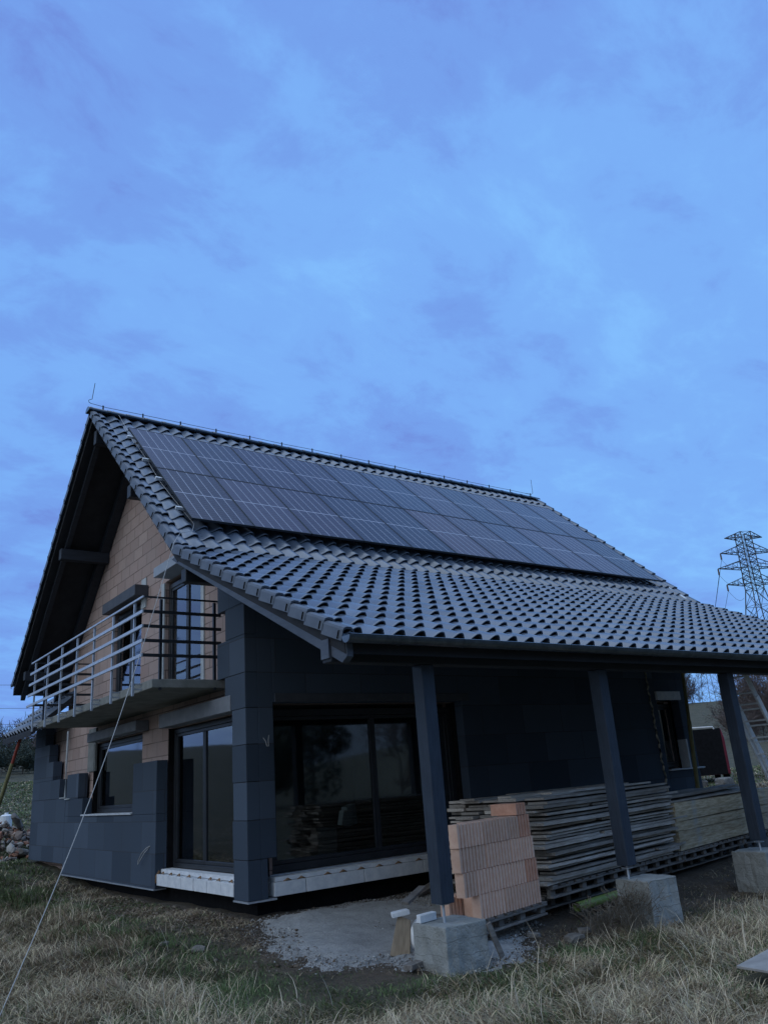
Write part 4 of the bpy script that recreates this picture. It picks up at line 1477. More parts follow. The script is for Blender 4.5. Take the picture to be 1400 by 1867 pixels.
tag(mb.build('foam_piece', 'styro', fixn=True, bevel=.008), 'small white foam piece on the nearest footing', 'foam')
mb = MB(); mb.prism([(-.09, -.06, 0), (.11, -.05, 0), (.10, .07, 0), (-.08, .06, 0)], (0, 0, .05)); o = mb.build('foam_piece', 'styro', fixn=True, bevel=.008); o.location = (.41, -2.76, gz1(.30, -2.86) + .385); o.rotation_euler = (0, R(-6), R(-25))
tag(o, 'white foam piece lying on top of the standing wood offcut', 'foam')
mb = MB(); mb.beam((.86, -3.83, -.36), (.70, -3.845, -.03), .06, .02, (0, 1, 0)); tag(mb.build('wood_lath', 'pallet', bevel=.003), 'dark lath leaning on the side of the nearest footing', 'lath')
# debris
mb = MB(); mb.box(-.16, .16, -.05, .05, 0, .05); o = mb.build('wood_offcut', 'pallet', bevel=.004); o.location = (.12, -3.38, gz1(.12, -3.38) + .03); o.rotation_euler = (0, 0, R(20))
tag(o, 'dark wood offcut on the grass left of the nearest footing', 'wood offcut')
mb = MB(); mb.box(-.35, .35, -.06, .06, 0, .05); o = mb.build('wood_offcut', 'pallet', bevel=.004); o.location = (2.75, -.35, gz1(2.75, -.35) + .10); o.rotation_euler = (R(10), R(-12), R(14))
tag(o, 'grey wood offcut against the white blocks of the sliding door', 'wood offcut')
mb = MB(); mb.prism([(1.515, -5.99, -.315), (1.495, -6.30, -.315), (2.6, -6.25, -.30), (2.55, -5.86, -.30)], (0, 0, .02))
tag(mb.build('flat_board', 'paleboard', fixn=True, bevel=.003), 'pale flat board lying on the dry grass at the right', 'board')
mb = MB(); mb.tube([(3.0, -2.95, -.27), (4.6, -2.68, -.265)], .055, 14, cap=False); mb.tube([(3.0, -2.95, -.27), (4.6, -2.68, -.265)], .047, 14, cap=False)
tag(mb.build('drain_pipe', 'pipe', smooth=True), 'yellow-green plastic pipe lying under the pallets', 'pipe')
for i, (x_, y_, s_, lab) in enumerate(((-1.35, -.55, .055, 'small pale stone on the soil before the gable door'), (-1.15, -1.05, .09, 'flat pale stone on the soil left of the sand'), (-2.6, 1.4, .06, 'brown wood chip on the soil before the gable'),
                                       (2.15, -3.62, .11, 'lump of rubble beside the block pallet'), (2.55, -3.42, .09, 'smaller lump of rubble beside the block pallet'), (1.95, -3.2, .07, 'grey stone under the end of the block pallet'))):
    rock('stone', rock_mesh(i + 3, s_ * 1.4, s_, s_ * .55, 'stone', 'stone'), (x_, y_, gz1(x_, y_) + s_ * .25), (0, 0, i), lab, 'stone', 'loose stones on the building site')

# dry weed clump by the second footing
def weed(loc, n_, h_, spread, name, lab, seed):
    rr = random.Random(seed); mb = MB()
    for i in range(n_):
        a_ = rr.uniform(0, 6.283); k = rr.uniform(.1, 1) * spread; hh = h_ * rr.uniform(.45, 1)
        b_ = Vector((loc[0] + rr.uniform(-.08, .08), loc[1] + rr.uniform(-.08, .08), loc[2] - .02))
        pts = [b_, b_ + Vector((math.cos(a_) * k * .25, math.sin(a_) * k * .25, hh * .5)), b_ + Vector((math.cos(a_) * k, math.sin(a_) * k, hh))]
        mb.tube(pts, [.004, .003, .0015], 3, cap=False)
        for j in range(4):
            t = rr.uniform(.4, 1); q = pts[1].lerp(pts[2], t)
            e_ = q + Vector((rr.uniform(-.09, .09), rr.uniform(-.09, .09), rr.uniform(.0, .09)))
            mb.tube([q, e_], [.0022, .004], 3, cap=False)
    return tag(mb.build(name, 'drybush', smooth=False), lab, 'plant')


weed((2.86, -3.86, gz1(2.86, -3.86)), 90, .52, .34, 'dry_weed', 'dense dry weed clump against the second footing', 3)
weed((2.45, -3.75, gz1(2.45, -3.75)), 40, .38, .30, 'dry_weed', 'thin dry weed clump beside the rubble at the pallets', 4)

# rubble heap at the left
hx, hy = -.35, 14.2
mb_v, mb_f, mb_c = [], [], []
rr = random.Random(5)
RM = [rock_mesh(50 + i, 1, .8, .6, 'r', 'rubble', 1, .45) for i in range(5)]
for i in range(620):
    a_ = rr.uniform(0, 6.283); k = rr.random() ** .6
    x_, y_ = hx + math.cos(a_) * k * 1.75, hy + math.sin(a_) * k * 1.9
    zt = gz1(x_, y_) + (1 - k) ** .8 * .85 * rr.uniform(.75, 1.05)
    s_ = rr.choice((.05, .06, .07, .08, .1, .12, .15))
    cc = rr.choice(((.30, .15, .10), (.24, .13, .10), (.30, .28, .26), (.42, .40, .37), (.20, .17, .15), (.12, .10, .09), (.36, .27, .22)))
    mm = Matrix.Translation((x_, y_, zt)) @ Matrix.Rotation(rr.uniform(0, 6), 4, Vector((rr.random() + .1, rr.random(), rr.random())).normalized()) @ Matrix.Scale(s_, 4)
    src = RM[i % 5]; o_ = len(mb_v)
    mb_v += [tuple(mm @ v.co) for v in src.vertices]; mb_c += [cc] * len(src.vertices); mb_f += [[q + o_ for q in p.vertices] for p in src.polygons]
me = bpy.data.meshes.new('rubble_heap'); me.from_pydata(mb_v, [], mb_f); me.materials.append(MT['grass'])
a_ = me.attributes.new('tint', 'FLOAT_COLOR', 'POINT'); a_.data.foreach_set('color', np.concatenate([np.array(mb_c), np.ones((len(mb_c), 1))], 1).astype(np.float32).ravel())
o = bpy.data.objects.new('rubble_heap', me); COL.objects.link(o)
tag(o, 'heap of broken stone and brick rubble beyond the gable', 'rubble', None, 'stuff')
rock('concrete_lump', rock_mesh(91, .30, .24, .12, 'concrete_lump', 'stone', 2, .3), (.12, 13.6, gz1(.12, 13.6) + .80), (.5, .9, .4), 'large concrete slab fragment standing on the rubble heap', 'concrete')
rock('concrete_lump', rock_mesh(95, .34, .24, .13, 'concrete_lump', 'stone', 2, .3), (.05, 12.75, gz1(.05, 12.75) + .12), (.1, .2, 1.4), 'pale concrete lump at the foot of the rubble heap', 'concrete')
# white bucket in the field
bx_, by_ = CAM.x + math.sin(R(11.95)) * 31, CAM.y + math.cos(R(11.95)) * 31
bz_ = gz1(bx_, by_)
bk = thing('white_canister', 'white plastic canister standing in the grass beyond the rubble', 'canister', (bx_, by_, bz_))
mb = MB(); mb.tube([(bx_, by_, bz_), (bx_, by_, bz_ + .04), (bx_, by_, bz_ + .42), (bx_, by_, bz_ + .46)], [.17, .19, .19, .12], 14); mb.build('body', 'styro', bk, smooth=False)
mb = MB(); mb.tube([(bx_, by_, bz_ + .46), (bx_, by_, bz_ + .52)], .06, 10); mb.build('cap', 'styro', bk)

# ------------------------------------------------------------------ van, rocks and wheelbarrow at the right
vx, vy = 28.3, 11.3
vz = gz1(vx, vy)
van = thing('parked_van', 'dark maroon van with black open rear parked beyond the house', 'van', (vx, vy, vz), None, R(90 - 50))
mb = MB(); mb.prism([(0, -.92, .35), (0, .92, .35), (0, .92, 1.9), (0, .84, 2.32), (0, -.84, 2.32), (0, -.92, 1.9)], (3.4, 0, 0)); mb.build('body', 'maroon', van, local=True, bevel=.05, fixn=True)
mb = MB(); mb.prism([(3.4, -.9, .35), (4.6, -.86, .35), (4.55, -.84, 1.05), (3.95, -.8, 1.95), (3.4, -.84, 2.2)], (0, 1.74, 0)); mb.build('cab', 'maroon', van, local=True, bevel=.04, fixn=True)
mb = MB(); mb.box(-.03, -.005, -.80, .93, .36, 2.33); mb.build('rear_door', 'black', van, local=True)
mb = MB(); mb.tube([(-.02, -.55, 2.3), (-.02, -.5, 2.40), (-.02, .9, 2.42), (-.02, 1.6, 2.42)], .035, 8); mb.build('roof_bar', 'palerail', van, local=True)
for x_ in (.8, 3.7):
    for y_ in (-.82, .82):
        mb = MB(); mb.tube([(x_, y_ - .1, .33), (x_, y_ + .1, .33)], .33, 18); mb.build('wheel', 'black', van, local=True)
for i, (x_, y_, s_, lab) in enumerate(((26.6, 9.6, .34, 'larger pale boulder in front of the maroon van'), (26.1, 10.3, .26, 'smaller pale boulder in front of the maroon van'))):
    rock('boulder', rock_mesh(30 + i, s_ * 1.3, s_, s_ * .75, 'boulder', 'stone', 3, .2), (x_, y_, gz1(x_, y_) + s_ * .4), (0, 0, i), lab, 'boulder', 'boulders by the van')
wx, wy = 14.55, .55
wz = gz1(wx, wy)
wbw = thing('wheelbarrow', 'pale metal wheelbarrow at the far right beyond the timbers', 'wheelbarrow', (wx, wy, wz), None, R(200))
mb = MB()
for z0_, z1_, g0, g1 in ((.32, .62, .55, 1.0),):
    mb.add([(-.35 * g0, -.3 * g0, z0_), (.45 * g0, -.3 * g0, z0_), (.45 * g0, .3 * g0, z0_), (-.35 * g0, .3 * g0, z0_), (-.45 * g1, -.32 * g1, z1_), (.55 * g1, -.32 * g1, z1_), (.55 * g1, .32 * g1, z1_), (-.45 * g1, .32 * g1, z1_)],
           [(3, 2, 1, 0), (0, 1, 5, 4), (1, 2, 6, 5), (2, 3, 7, 6), (3, 0, 4, 7)])
mb.build('tray', 'alu', wbw, local=True)
for sy in (-1, 1):
    mb = MB(); mb.tube([(.6, sy * .06, .2), (.3, sy * .2, .3), (-.3, sy * .25, .34), (-.9, sy * .29, .55)], .018, 8); mb.build('handle', 'darksteel', wbw, local=True)
    mb = MB(); mb.tube([(-.3, sy * .25, .34), (-.38, sy * .25, .0)], .016, 6); mb.build('leg', 'darksteel', wbw, local=True)
mb = MB(); mb.tube([(.6, -.05, .2), (.6, .05, .2)], .2, 18); mb.build('wheel', 'black', wbw, local=True)

# ------------------------------------------------------------------ pylons
def pylon(name, lab, loc, h_, rz, grp):
    o = thing(name, lab, 'pylon', loc, grp, rz)
    mb = MB()
    nb, nw = 7.0, 1.85

    def wd(z):
        t = z / h_
        if t > .66:
            return nw - (t - .66) / .34 * .25
        return nb + (nw - nb) * (t / .66) ** .92
    zs = list(np.linspace(0, .66 * h_, 8)) + list(np.linspace(.66 * h_, h_, 11))[1:]
    cor = ((-1, -1), (1, -1), (1, 1), (-1, 1))
    P = lambda z, c: Vector((c[0] * wd(z) / 2, c[1] * wd(z) / 2, z))
    for a_, b_ in zip(zs, zs[1:]):
        for k in range(4):
            c0, c1 = cor[k], cor[(k + 1) % 4]
            mb.beam(P(a_, c0), P(b_, c0), .13, .13)
            mb.beam(P(a_, c0), P(b_, c1), .052, .052); mb.beam(P(a_, c1), P(b_, c0), .052, .052)
            mb.beam(P(b_, c0), P(b_, c1), .052, .052)
    mb.build('mast', 'steelgrey', o, local=True)
    tips = []
    for zf, l_, dz in ((.965, 3.1, 1.05), (.875, 4.3, 1.35), (.785, 5.2, 1.35), (.69, 4.3, 1.35)):
        z = zf * h_
        for sx in (-1, 1):
            mb = MB(); tip = Vector((sx * (l_), 0, z + .12))
            w2 = wd(z) / 2
            zt = min(z + dz, h_)
            for sy in (-1, 1):
                root = Vector((sx * w2, sy * w2, z)); rt = Vector((sx * w2, sy * w2, zt))
                mb.beam(root, tip, .10, .10); mb.beam(rt, tip, .09, .09)
                for q in (.33, .66):
                    mb.beam(root.lerp(tip, q), rt.lerp(tip, q), .05, .05)
                    mb.beam(root.lerp(tip, q - .33), rt.lerp(tip, q), .05, .05)
            for q in (.2, .45, .7):
                mb.beam(Vector((sx * w2, -w2, z)).lerp(tip, q), Vector((sx * w2, w2, z)).lerp(tip, q), .05, .05)
            mb.build('crossarm', 'steelgrey', o, local=True)
            if zf < .95:
                ins = MB(); ins.tube([tip + Vector((0, 0, -.05)), tip + Vector((0, 0, -.95))], [.11, .13], 7)
                i_ = ins.build('insulator', 'insul', o, local=True)
                jl = MB(); jl.tube([tip + Vector((0, 0, -.95)) + Vector((-sx * 2.3 * t / 10 * 1.0, 0, -1.5 * math.sin(math.pi * t / 10 * .72))) for t in range(11)], .022, 4)
                jl.build('jumper_wire', 'wire', i_, local=True)
                tips.append((tip.x, tip.z - .95))
    return o, tips


PYA = R(-28)
pyl, tips = pylon('transmission_pylon', 'tall steel lattice pylon rising behind the right end of the roof', (109.5, 50.62, gz1(109.5, 50.62) - .3), 33.4 - gz1(109.5, 50.62), PYA, 'transmission pylons')
o2, _ = pylon('transmission_pylon', 'distant lattice pylon seen under the porch roof between posts', (249.5, 148, gz1(249.5, 148) - .3), 34, PYA, 'transmission pylons')
o3, _ = pylon('transmission_pylon', 'lattice pylon mirrored in the gable window', (-60, 165, gz1(-60, 165) - .3), 32, R(20), 'transmission pylons')
b0 = pyl.matrix_basis if False else Matrix.Translation(pyl.location) @ Matrix.Rotation(PYA, 4, 'Z')
b1 = Matrix.Translation(o2.location) @ Matrix.Rotation(PYA, 4, 'Z')
for i, (tx, tz) in enumerate(tips):
    pa, pb = b0 @ Vector((tx, 0, tz)), b1 @ Vector((tx, 0, tz))
    mb = MB(); mb.tube([pa.lerp(pb, t / 14) - Vector((0, 0, 5.5 * math.sin(math.pi * t / 14))) for t in range(15)], .03, 4, cap=False)
    tag(mb.build('power_line', 'wire'), 'thin conductor of the %s crossarm running from the tall pylon, %s side' % (['upper', 'upper', 'widest middle', 'widest middle', 'lowest', 'lowest'][i], ['left', 'right'][i % 2]), 'power line', 'power lines between the pylons')
# line of the second circuit far to the left
for i, (zz, ds) in enumerate(((26.5, 0), (22.8, 6), (19.2, 0), (16.2, 3))):
    mb = MB(); pts = []
    for t in range(21):
        q = t / 20
        x_, y_ = -40 + 190 * q, 168 + ds - 35 * q
        pts.append((x_, y_, zz - 3.5 * math.sin(math.pi * q)))
    mb.tube(pts, .035, 4, cap=False)
    tag(mb.build('power_line', 'wire'), ['highest faint power line crossing the sky left of the roof', 'second highest faint power line left of the roof', 'third faint power line left of the roof', 'lowest faint power line left of the roof'][i], 'power line', 'faint power lines at the left')

# ------------------------------------------------------------------ pebbles in the gravel, clods on the bare soil
def crumbs(name, x, y, zoff, smin, smax, cols, lab, cat, seed):
    g = np.random.default_rng(seed)
    n = len(x)
    base = np.array([[1, 0, 0], [-.5, .87, 0], [-.5, -.87, 0], [0, 0, .8], [.2, .1, -.7]])
    tri = np.array([[0, 1, 3], [1, 2, 3], [2, 0, 3], [1, 0, 4], [2, 1, 4], [0, 2, 4]])
    sz = smin + (smax - smin) * g.random(n) ** 3
    a = g.random(n) * 6.28
    b = base[None] * (1 + .45 * g.normal(size=(n, 5, 1))).clip(.4, 1.7) * sz[:, None, None]
    ca, sa = np.cos(a)[:, None], np.sin(a)[:, None]
    z = gz(x, y) + zoff
    V = np.stack([x[:, None] + b[..., 0] * ca - b[..., 1] * sa, y[:, None] + b[..., 0] * sa + b[..., 1] * ca, z[:, None] + b[..., 2] * .8 + sz[:, None] * .25], -1)
    F = (np.arange(n) * 5)[:, None, None] + tri[None]
    c = np.array(cols)[g.integers(len(cols), size=n)] * g.uniform(.7, 1.25, (n, 1))
    o = np_mesh(name, V.reshape(-1, 3), F.reshape(-1, 3), 'grass', False, np.repeat(c, 5, 0))
    return tag(o, lab, cat, None, 'stuff')


g_ = np.random.default_rng(77)
x_, y_ = g_.uniform(-1.0, 3.2, 26000), g_.uniform(-4.4, .2, 26000)
d_ = poly_dist(x_, y_, SAND) + .35 * (vnoise(x_, y_, 2.3, 5) - .5)
k_ = (d_ > -.25 * g_.random(len(x_)) ** 2) & (g_.random(len(x_)) < np.where(d_ < .25, .9, .45)) & ~((x_ > -.02) & (y_ > -.02))
crumbs('pebbles', x_[k_], y_[k_], .03, .004, .020, [(.36, .35, .33), (.28, .27, .26), (.22, .19, .16), (.46, .45, .43), (.15, .11, .08)], 'loose pebbles and crumbs strewn over the gravel patch', 'pebbles', 5)
x_, y_ = g_.uniform(-2.2, 3.4, 11000), g_.uniform(-2.6, 9, 11000)
x_ = np.where(y_ > 0, np.minimum(x_, -.02 - .9 * g_.random(len(x_)) ** 1.5), x_)
k_ = (poly_dist(x_, y_, SAND) < .1) & ((x_ < -.0) | (y_ < -.05)) & (g_.random(len(x_)) < np.clip(1.4 - np.maximum(-x_, 0) * .9, .1, 1))
crumbs('soil_clods', x_[k_], y_[k_], .0, .006, .032, [(.14, .105, .075), (.20, .155, .115), (.10, .072, .05), (.26, .22, .18)], 'crumbled brown soil along the foot of the gable wall', 'soil', 6)

# ------------------------------------------------------------------ trees
def tree_segments(seed, h_, spread, levels=5, nchild=(7, 5, 5, 4), trunk_r=.12):
    rr = random.Random(seed)
    segs = []

    def grow(p, d, ln, r_, lv):
        n_ = 4 if lv == 0 else 3
        q = p
        for i in range(n_):
            d = (d + Vector((rr.gauss(0, .10), rr.gauss(0, .10), rr.gauss(.03, .05)))).normalized()
            e_ = q + d * (ln / n_)
            r1 = r_ * (1 - .22)
            segs.append((q, e_, r_, r1, lv))
            if lv < levels - 1 and (lv > 0 or i >= 0):
                k = nchild[min(lv, 3)] / n_
                kk = int(k) + (rr.random() < k - int(k))
                for _ in range(kk):
                    a_ = rr.uniform(0, 6.283); el = rr.uniform(.35, 1.0) * spread
                    ax = d.orthogonal().normalized(); ay = d.cross(ax)
                    nd = (d * math.cos(el) + (ax * math.cos(a_) + ay * math.sin(a_)) * math.sin(el) + Vector((0, 0, .12))).normalized()
                    t = rr.random()
                    grow(q.lerp(e_, t), nd, ln * rr.uniform(.42, .68), r1 * .55, lv + 1)
            q, r_ = e_, r1
    grow(Vector((0, 0, -.3)), Vector((0, 0, 1)), h_ * .62, trunk_r, 0)
    return segs


def seg_mesh(segs, name, mat, rmin):
    V, F = [], []
    for p, q, r0_, r1_, lv in segs:
        d = (q - p).normalized(); a_ = d.orthogonal().normalized(); b_ = d.cross(a_)
        o_ = len(V)
        for c_, r_ in ((p, max(r0_, rmin)), (q, max(r1_, rmin * .7))):
            for k in range(3):
                V.append(c_ + a_ * (r_ * math.cos(2.0944 * k)) + b_ * (r_ * math.sin(2.0944 * k)))
        for k in range(3):
            k2 = (k + 1) % 3
            F.append((o_ + k, o_ + k2, o_ + 3 + k2, o_ + 3 + k))
    me = bpy.data.meshes.new(name); me.from_pydata(V, [], F); me.materials.append(MT[mat])
    return me


def bare_proto(seed, h_, spread, mat, rmin, nchild=(7, 5, 5, 4), tr=.12):
    sg = tree_segments(seed, h_, spread, 5, nchild, tr)
    return seg_mesh([s_ for s_ in sg if s_[4] == 0], 'trunk', 'bark', .03), seg_mesh([s_ for s_ in sg if s_[4] > 0], 'crown', mat, rmin)


def leaf_proto(seed, h_, wd_, n_):
    g = np.random.default_rng(seed)
    lob = [(g.uniform(-.5, .5) * wd_, g.uniform(-.5, .5) * wd_, g.uniform(.25, .8) * h_, g.uniform(.22, .42) * wd_) for _ in range(9)]
    V, F = [], []
    for i in range(n_):
        lx, ly, lz, lr = lob[g.integers(9)]
        d = g.normal(size=3); d /= np.linalg.norm(d)
        c_ = np.array([lx, ly, lz]) + d * lr * g.uniform(.55, 1.05) * np.array([1, 1, .85])
        if c_[2] < .1:
            continue
        a_ = g.normal(size=3); a_ /= np.linalg.norm(a_); b_ = np.cross(a_, g.normal(size=3)); b_ /= np.linalg.norm(b_)
        s_ = g.uniform(.07, .16)
        o_ = len(V)
        V += [tuple(c_ + a_ * s_), tuple(c_ + b_ * s_ * .6), tuple(c_ - a_ * s_), tuple(c_ - b_ * s_ * .6)]
        F.append((o_, o_ + 1, o_ + 2, o_ + 3))
    me = bpy.data.meshes.new('crown'); me.from_pydata(V, [], F); me.materials.append(MT['evergreen'])
    mb = MB(); mb.tube([(0, 0, -.3), (.03, .02, h_ * .4), (0, .05, h_ * .75)], [.09, .07, .03], 6)
    mt = bpy.data.meshes.new('trunk'); mt.from_pydata(mb.v, [], mb.f); mt.materials.append(MT['bark'])
    return mt, me


PROT = {
    'bare': [bare_proto(i, 8.5, .95, 'twig', .022) for i in range(3)],
    'russet': [bare_proto(20 + i, 7, 1.15, 'twigred', .020, (9, 6, 5, 4), .09) for i in range(3)],
    'ever': [leaf_proto(30 + i, 5, 3.6, 5200) for i in range(2)],
}
TN = {'bare': 'bare_tree', 'russet': 'bare_thicket_tree', 'ever': 'evergreen_tree'}


def tree(kind, i, x_, y_, s_, lab, grp):
    tm, cm = PROT[kind][i % len(PROT[kind])]
    o = bpy.data.objects.new(TN[kind], None); COL.objects.link(o)
    o.location = (x_, y_, gz1(x_, y_) - .1); o.scale = (s_, s_, s_); o.rotation_euler = (0, 0, i * 2.4)
    tag(o, lab, 'tree', grp)
    for nm, me_ in (('trunk', tm), ('crown', cm)):
        c_ = bpy.data.objects.new(nm, me_); COL.objects.link(c_); c_.parent = o


def by_bearing(deg, d):
    return CAM.x + math.sin(R(deg)) * d, CAM.y + math.cos(R(deg)) * d


LT = [('ever', 11.0, 66, .8), ('russet', 11.4, 72, .75), ('ever', 12.05, 74, .85), ('russet', 12.3, 78, .85), ('ever', 12.7, 70, .75), ('bare', 11.7, 84, .72), ('russet', 13.1, 76, .8), ('ever', 13.5, 80, .9), ('bare', 12.9, 88, .7), ('russet', 10.5, 70, .8), ('bare', 13.9, 86, .75), ('ever', 14.3, 74, .8)]
for i, (k, b_, d_, s_) in enumerate(LT):
    x_, y_ = by_bearing(b_, d_)
    tree(k, i, x_, y_, s_ * .74, 'small %s on the left slope, %s' % ({'ever': 'dark evergreen', 'russet': 'leafless thicket', 'bare': 'leafless tree'}[k], ORD[i] + ' from the front'), 'trees on the left slope')
RT = [('bare', 54.2, 152, .95), ('bare', 54.75, 160, 1.0), ('bare', 55.1, 150, .95), ('russet', 55.45, 158, 1.05), ('bare', 55.8, 149, .95), ('bare', 56.15, 156, .9), ('russet', 56.5, 150, .85), ('bare', 56.8, 158, .75), ('russet', 57.3, 150, .35), ('bare', 55.6, 166, 1.0), ('bare', 54.5, 146, .8), ('russet', 54.4, 156, 1.1), ('russet', 54.9, 148, 1.0), ('russet', 55.2, 162, 1.15), ('russet', 55.7, 146, .9), ('russet', 56.0, 163, 1.1), ('russet', 56.4, 147, .8), ('bare', 57.0, 152, .6)]
for i, (k, b_, d_, s_) in enumerate(RT):
    x_, y_ = by_bearing(b_, d_)
    tree(k, i, x_, y_, s_, 'leafless %s on the right hilltop, %s' % ({'russet': 'bushy tree', 'bare': 'tall tree'}[k], ORD[i] + ' from the left'), 'bare trees on the right hilltop')
QT = [('russet', 59.2, 92, .8), ('russet', 59.8, 88, 1.0), ('bare', 60.2, 95, 1.0), ('russet', 60.6, 86, 1.05), ('russet', 61.2, 90, 1.0), ('bare', 61.6, 84, 1.0), ('russet', 60.0, 99, 1.05), ('russet', 62.3, 88, 1.0), ('russet', 58.8, 104, .7)]
for i, (k, b_, d_, s_) in enumerate(QT):
    x_, y_ = by_bearing(b_, d_)
    tree(k, i + 1, x_, y_, s_, 'russet leafless %s behind the ladder, %s' % ({'russet': 'thicket', 'bare': 'tree'}[k], ORD[i] + ' counted from the left'), 'leafless thicket behind the ladder')
MTR = [('russet', -46, 2, 1.3), ('ever', -40, 9, 1.5), ('bare', -44, 15, 1.3), ('ever', -38, 20, 1.6), ('russet', -42, 26, 1.4), ('ever', -36, 33, 1.5), ('bare', -40, 40, 1.0), ('ever', -34, 46, 1.1), ('russet', -30, 54, 1.1), ('bare', -24, -3, 1.05), ('russet', -48, -8, 1.0),
       ('ever', 2, -44, 1.5), ('ever', 9, -42, 1.6), ('russet', 15, -45, 1.4), ('ever', 21, -43, 1.6), ('ever', 28, -44, 1.7), ('russet', 34, -41, 1.5), ('ever', 41, -43, 1.6), ('ever', 48, -40, 1.6), ('ever', -6, -46, 1.5), ('russet', -14, -46, 1.5), ('ever', 56, -38, 1.6)]  # these unseen trees are added to darken the sliding door and porch wall
for i, (k, x_, y_, s_) in enumerate(MTR):
    tree(k, i, x_, y_, s_, ('%s mirrored in the gable glass, %s' if i < 11 else '%s added out of view to darken the sliding door glass, %s') % ({'ever': 'dark evergreen', 'russet': 'leafless thicket', 'bare': 'leafless tree'}[k], ORD[i if i < 11 else i - 11] + ' of its row'), 'trees mirrored in the windows')

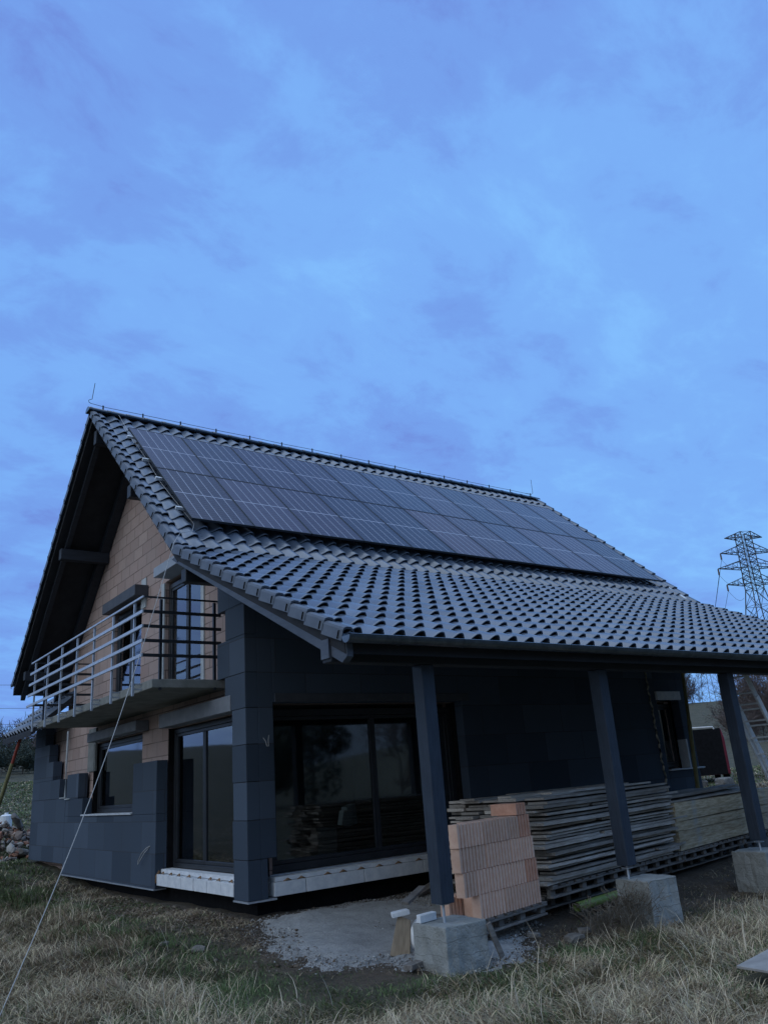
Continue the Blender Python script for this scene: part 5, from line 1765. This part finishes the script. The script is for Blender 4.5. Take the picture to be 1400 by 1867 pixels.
# ------------------------------------------------------------------ grass
def make_grass():
    g = np.random.default_rng(3)

    def sample(n, d0, d1, b0, b1):
        d = d0 + (d1 - d0) * g.random(n) ** 1.15
        b = np.radians(b0 + (b1 - b0) * g.random(n))
        return CAM.x + np.sin(b) * d, CAM.y + np.cos(b) * d
    x, y = sample(430000, 5.6, 17, 37.27 - 34, 37.27 + 33)
    x2, y2 = sample(60000, 15, 30, 8, 20)
    x3, y3 = sample(50000, 28, 60, 8, 18)
    x4, y4 = sample(40000, 22, 60, 53, 66)
    x, y = np.concatenate([x, x2, x3, x4]), np.concatenate([y, y2, y3, y4])
    dp = np.hypot(x - CAM.x, y - CAM.y)
    # exclusions
    sd = poly_dist(x, y, SAND) + .35 * (vnoise(x, y, 2.3, 5) - .5)
    keep = ~((sd > -.02) & (g.random(len(x)) > .012))
    keep &= ~((x > -.02) & (y > -.35) & (x < 12) & (y < 12))

    def rot_rect(ox, oy, a, x0, x1, y0, y1):
        dx, dy = x - ox, y - oy
        u = dx * math.cos(a) + dy * math.sin(a); v = -dx * math.sin(a) + dy * math.cos(a)
        return (u > x0) & (u < x1) & (v > y0) & (v < y1)
    keep &= ~rot_rect(WO.x, WO.y, WA, -.1, 7.6, -.02, 1.8)
    keep &= ~rot_rect(BRO.x, BRO.y, BRA, -.15, 1.35, -.08, 1.0)
    for fx, fy in ((.45, -3.54), (3.46, -3.69), (6.33, -3.5), (9.2, -3.58)):
        keep &= ~((abs(x - fx) < .29) & (abs(y - fy) < .28))
    keep &= ~((x > 1.45) & (x < 2.7) & (y > -6.35) & (y < -5.83))
    dep = np.maximum(-y - 3.0, 0)                                   # distance out from the porch
    left = sm((-x - .2) / 1.2)
    soil = soil_mask(x, y)
    # longness of the sward
    out = np.where(x < .4, np.maximum(-x - .62, -y - 3.55), -y - 3.45) + .8 * (vnoise(x, y, .8, 21) - .5) + .3 * (vnoise(x, y, 2.4, 23) - .5)
    long_ = sm(out / .9)
    long_ = np.where(x > 1.2, np.maximum(long_, sm((-y - 3.3) / .8) * .85), long_)
    clump = vnoise(x, y, 3.2, 11) * .6 + vnoise(x, y, 8, 12) * .4
    dens = np.clip(.55 + .45 * long_ - np.where(y > -1.6, -.15, .5) * soil * (1 - long_), .15, 1) * (.45 + .9 * clump)
    keep &= g.random(len(x)) < dens
    x, y, long_, clump, soil, left, dp, out = (a[keep] for a in (x, y, long_, clump, soil, left, dp, out))
    n = len(x)
    gn = vnoise(x, y, .9, 31) * .55 + vnoise(x, y, 2.7, 32) * .45
    green_p = np.clip((gn - .50) * 5 + .22, .04, .9)
    green_p = np.clip(green_p + .55 * sm((out + .35) / .5) * sm((.85 - out) / .5) * (x < 2) + .45 * sm((-x - .3) / 1) * sm((y - 1.2) / 2.5), 0, .95)
    green_p = np.where(y > 8.4, .85, green_p)
    green_p *= (1 - .5 * sm((out - .8) / .8))
    isg = g.random(n) < green_p
    h = (.068 + .095 * long_) * g.uniform(.5, 1.35, n) * (.65 + .7 * clump)
    h *= np.where(isg, .62, 1.0)
    tall = g.random(n) < .003 * long_
    h *= np.where(dp > 17, 1.9, 1.0)
    h = np.where(tall, g.uniform(.22, .40, n), h)
    k = np.where(isg, g.uniform(.2, .9, n), g.uniform(.5, 1.45, n)); k = np.where(tall, g.uniform(.15, .6, n), k)
    thatch = (g.random(n) < .55) & (long_ > .25) & ~tall
    flow = vnoise(x, y, 1.1, 41) * 12.56
    az = flow + g.normal(0, .9, n)
    wdt = g.uniform(.0020, .0046, n) * (.7 + dp / 18 + np.maximum(dp - 17, 0) / 8)
    z = gz(x, y)
    T = np.array([0, .3, .66, 1.0])
    wt = np.array([1, .9, .6, .12])
    V = np.zeros((n, 8, 3), np.float32)
    sa = az + g.uniform(.9, 2.2, n)
    curl = g.normal(0, .9, n)
    for i, t in enumerate(T):
        rr_ = h * k * t ** 1.5
        zz = h * (t * 1.0 - .42 * np.minimum(k, 1.9) * t ** 2.3) * np.where(thatch, .38, 1.0)
        a2 = az + curl * t
        cx, cy, cz = x + np.cos(a2) * rr_, y + np.sin(a2) * rr_, z - .015 + np.maximum(zz, .004)
        ox, oy = np.cos(sa) * wdt * wt[i], np.sin(sa) * wdt * wt[i]
        V[:, 2 * i] = np.stack([cx - ox, cy - oy, cz], 1); V[:, 2 * i + 1] = np.stack([cx + ox, cy + oy, cz], 1)
    straw = np.array([.52, .435, .29]) * g.uniform(.45, 1.25, (n, 1)) + g.normal(0, .012, (n, 3))
    dark = np.array([.25, .185, .12]) * g.uniform(.6, 1.3, (n, 1))
    gre = np.array([.105, .145, .058]) * g.uniform(.6, 1.5, (n, 1))
    c = np.where((g.random(n) < np.clip(.30 + .4 * soil, 0, .75))[:, None], dark, straw)
    c = np.where(isg[:, None], gre, c)
    c = np.where(tall[:, None], np.array([.62, .53, .40]), c)
    c = c * np.where(thatch, .72, 1.0)[:, None]
    c = np.clip(c, .01, .7)
    tint = np.repeat(c, 8, 0)
    b = (np.arange(n) * 8)[:, None]
    Q = np.concatenate([b + np.array([[2 * i, 2 * i + 1, 2 * i + 3, 2 * i + 2]]) for i in range(3)])
    o = np_mesh('meadow_grass', V.reshape(-1, 3), Q, 'grass', False, tint)
    tag(o, 'matted dry straw-coloured grass with green patches round the house', 'grass', None, 'stuff')


make_grass()
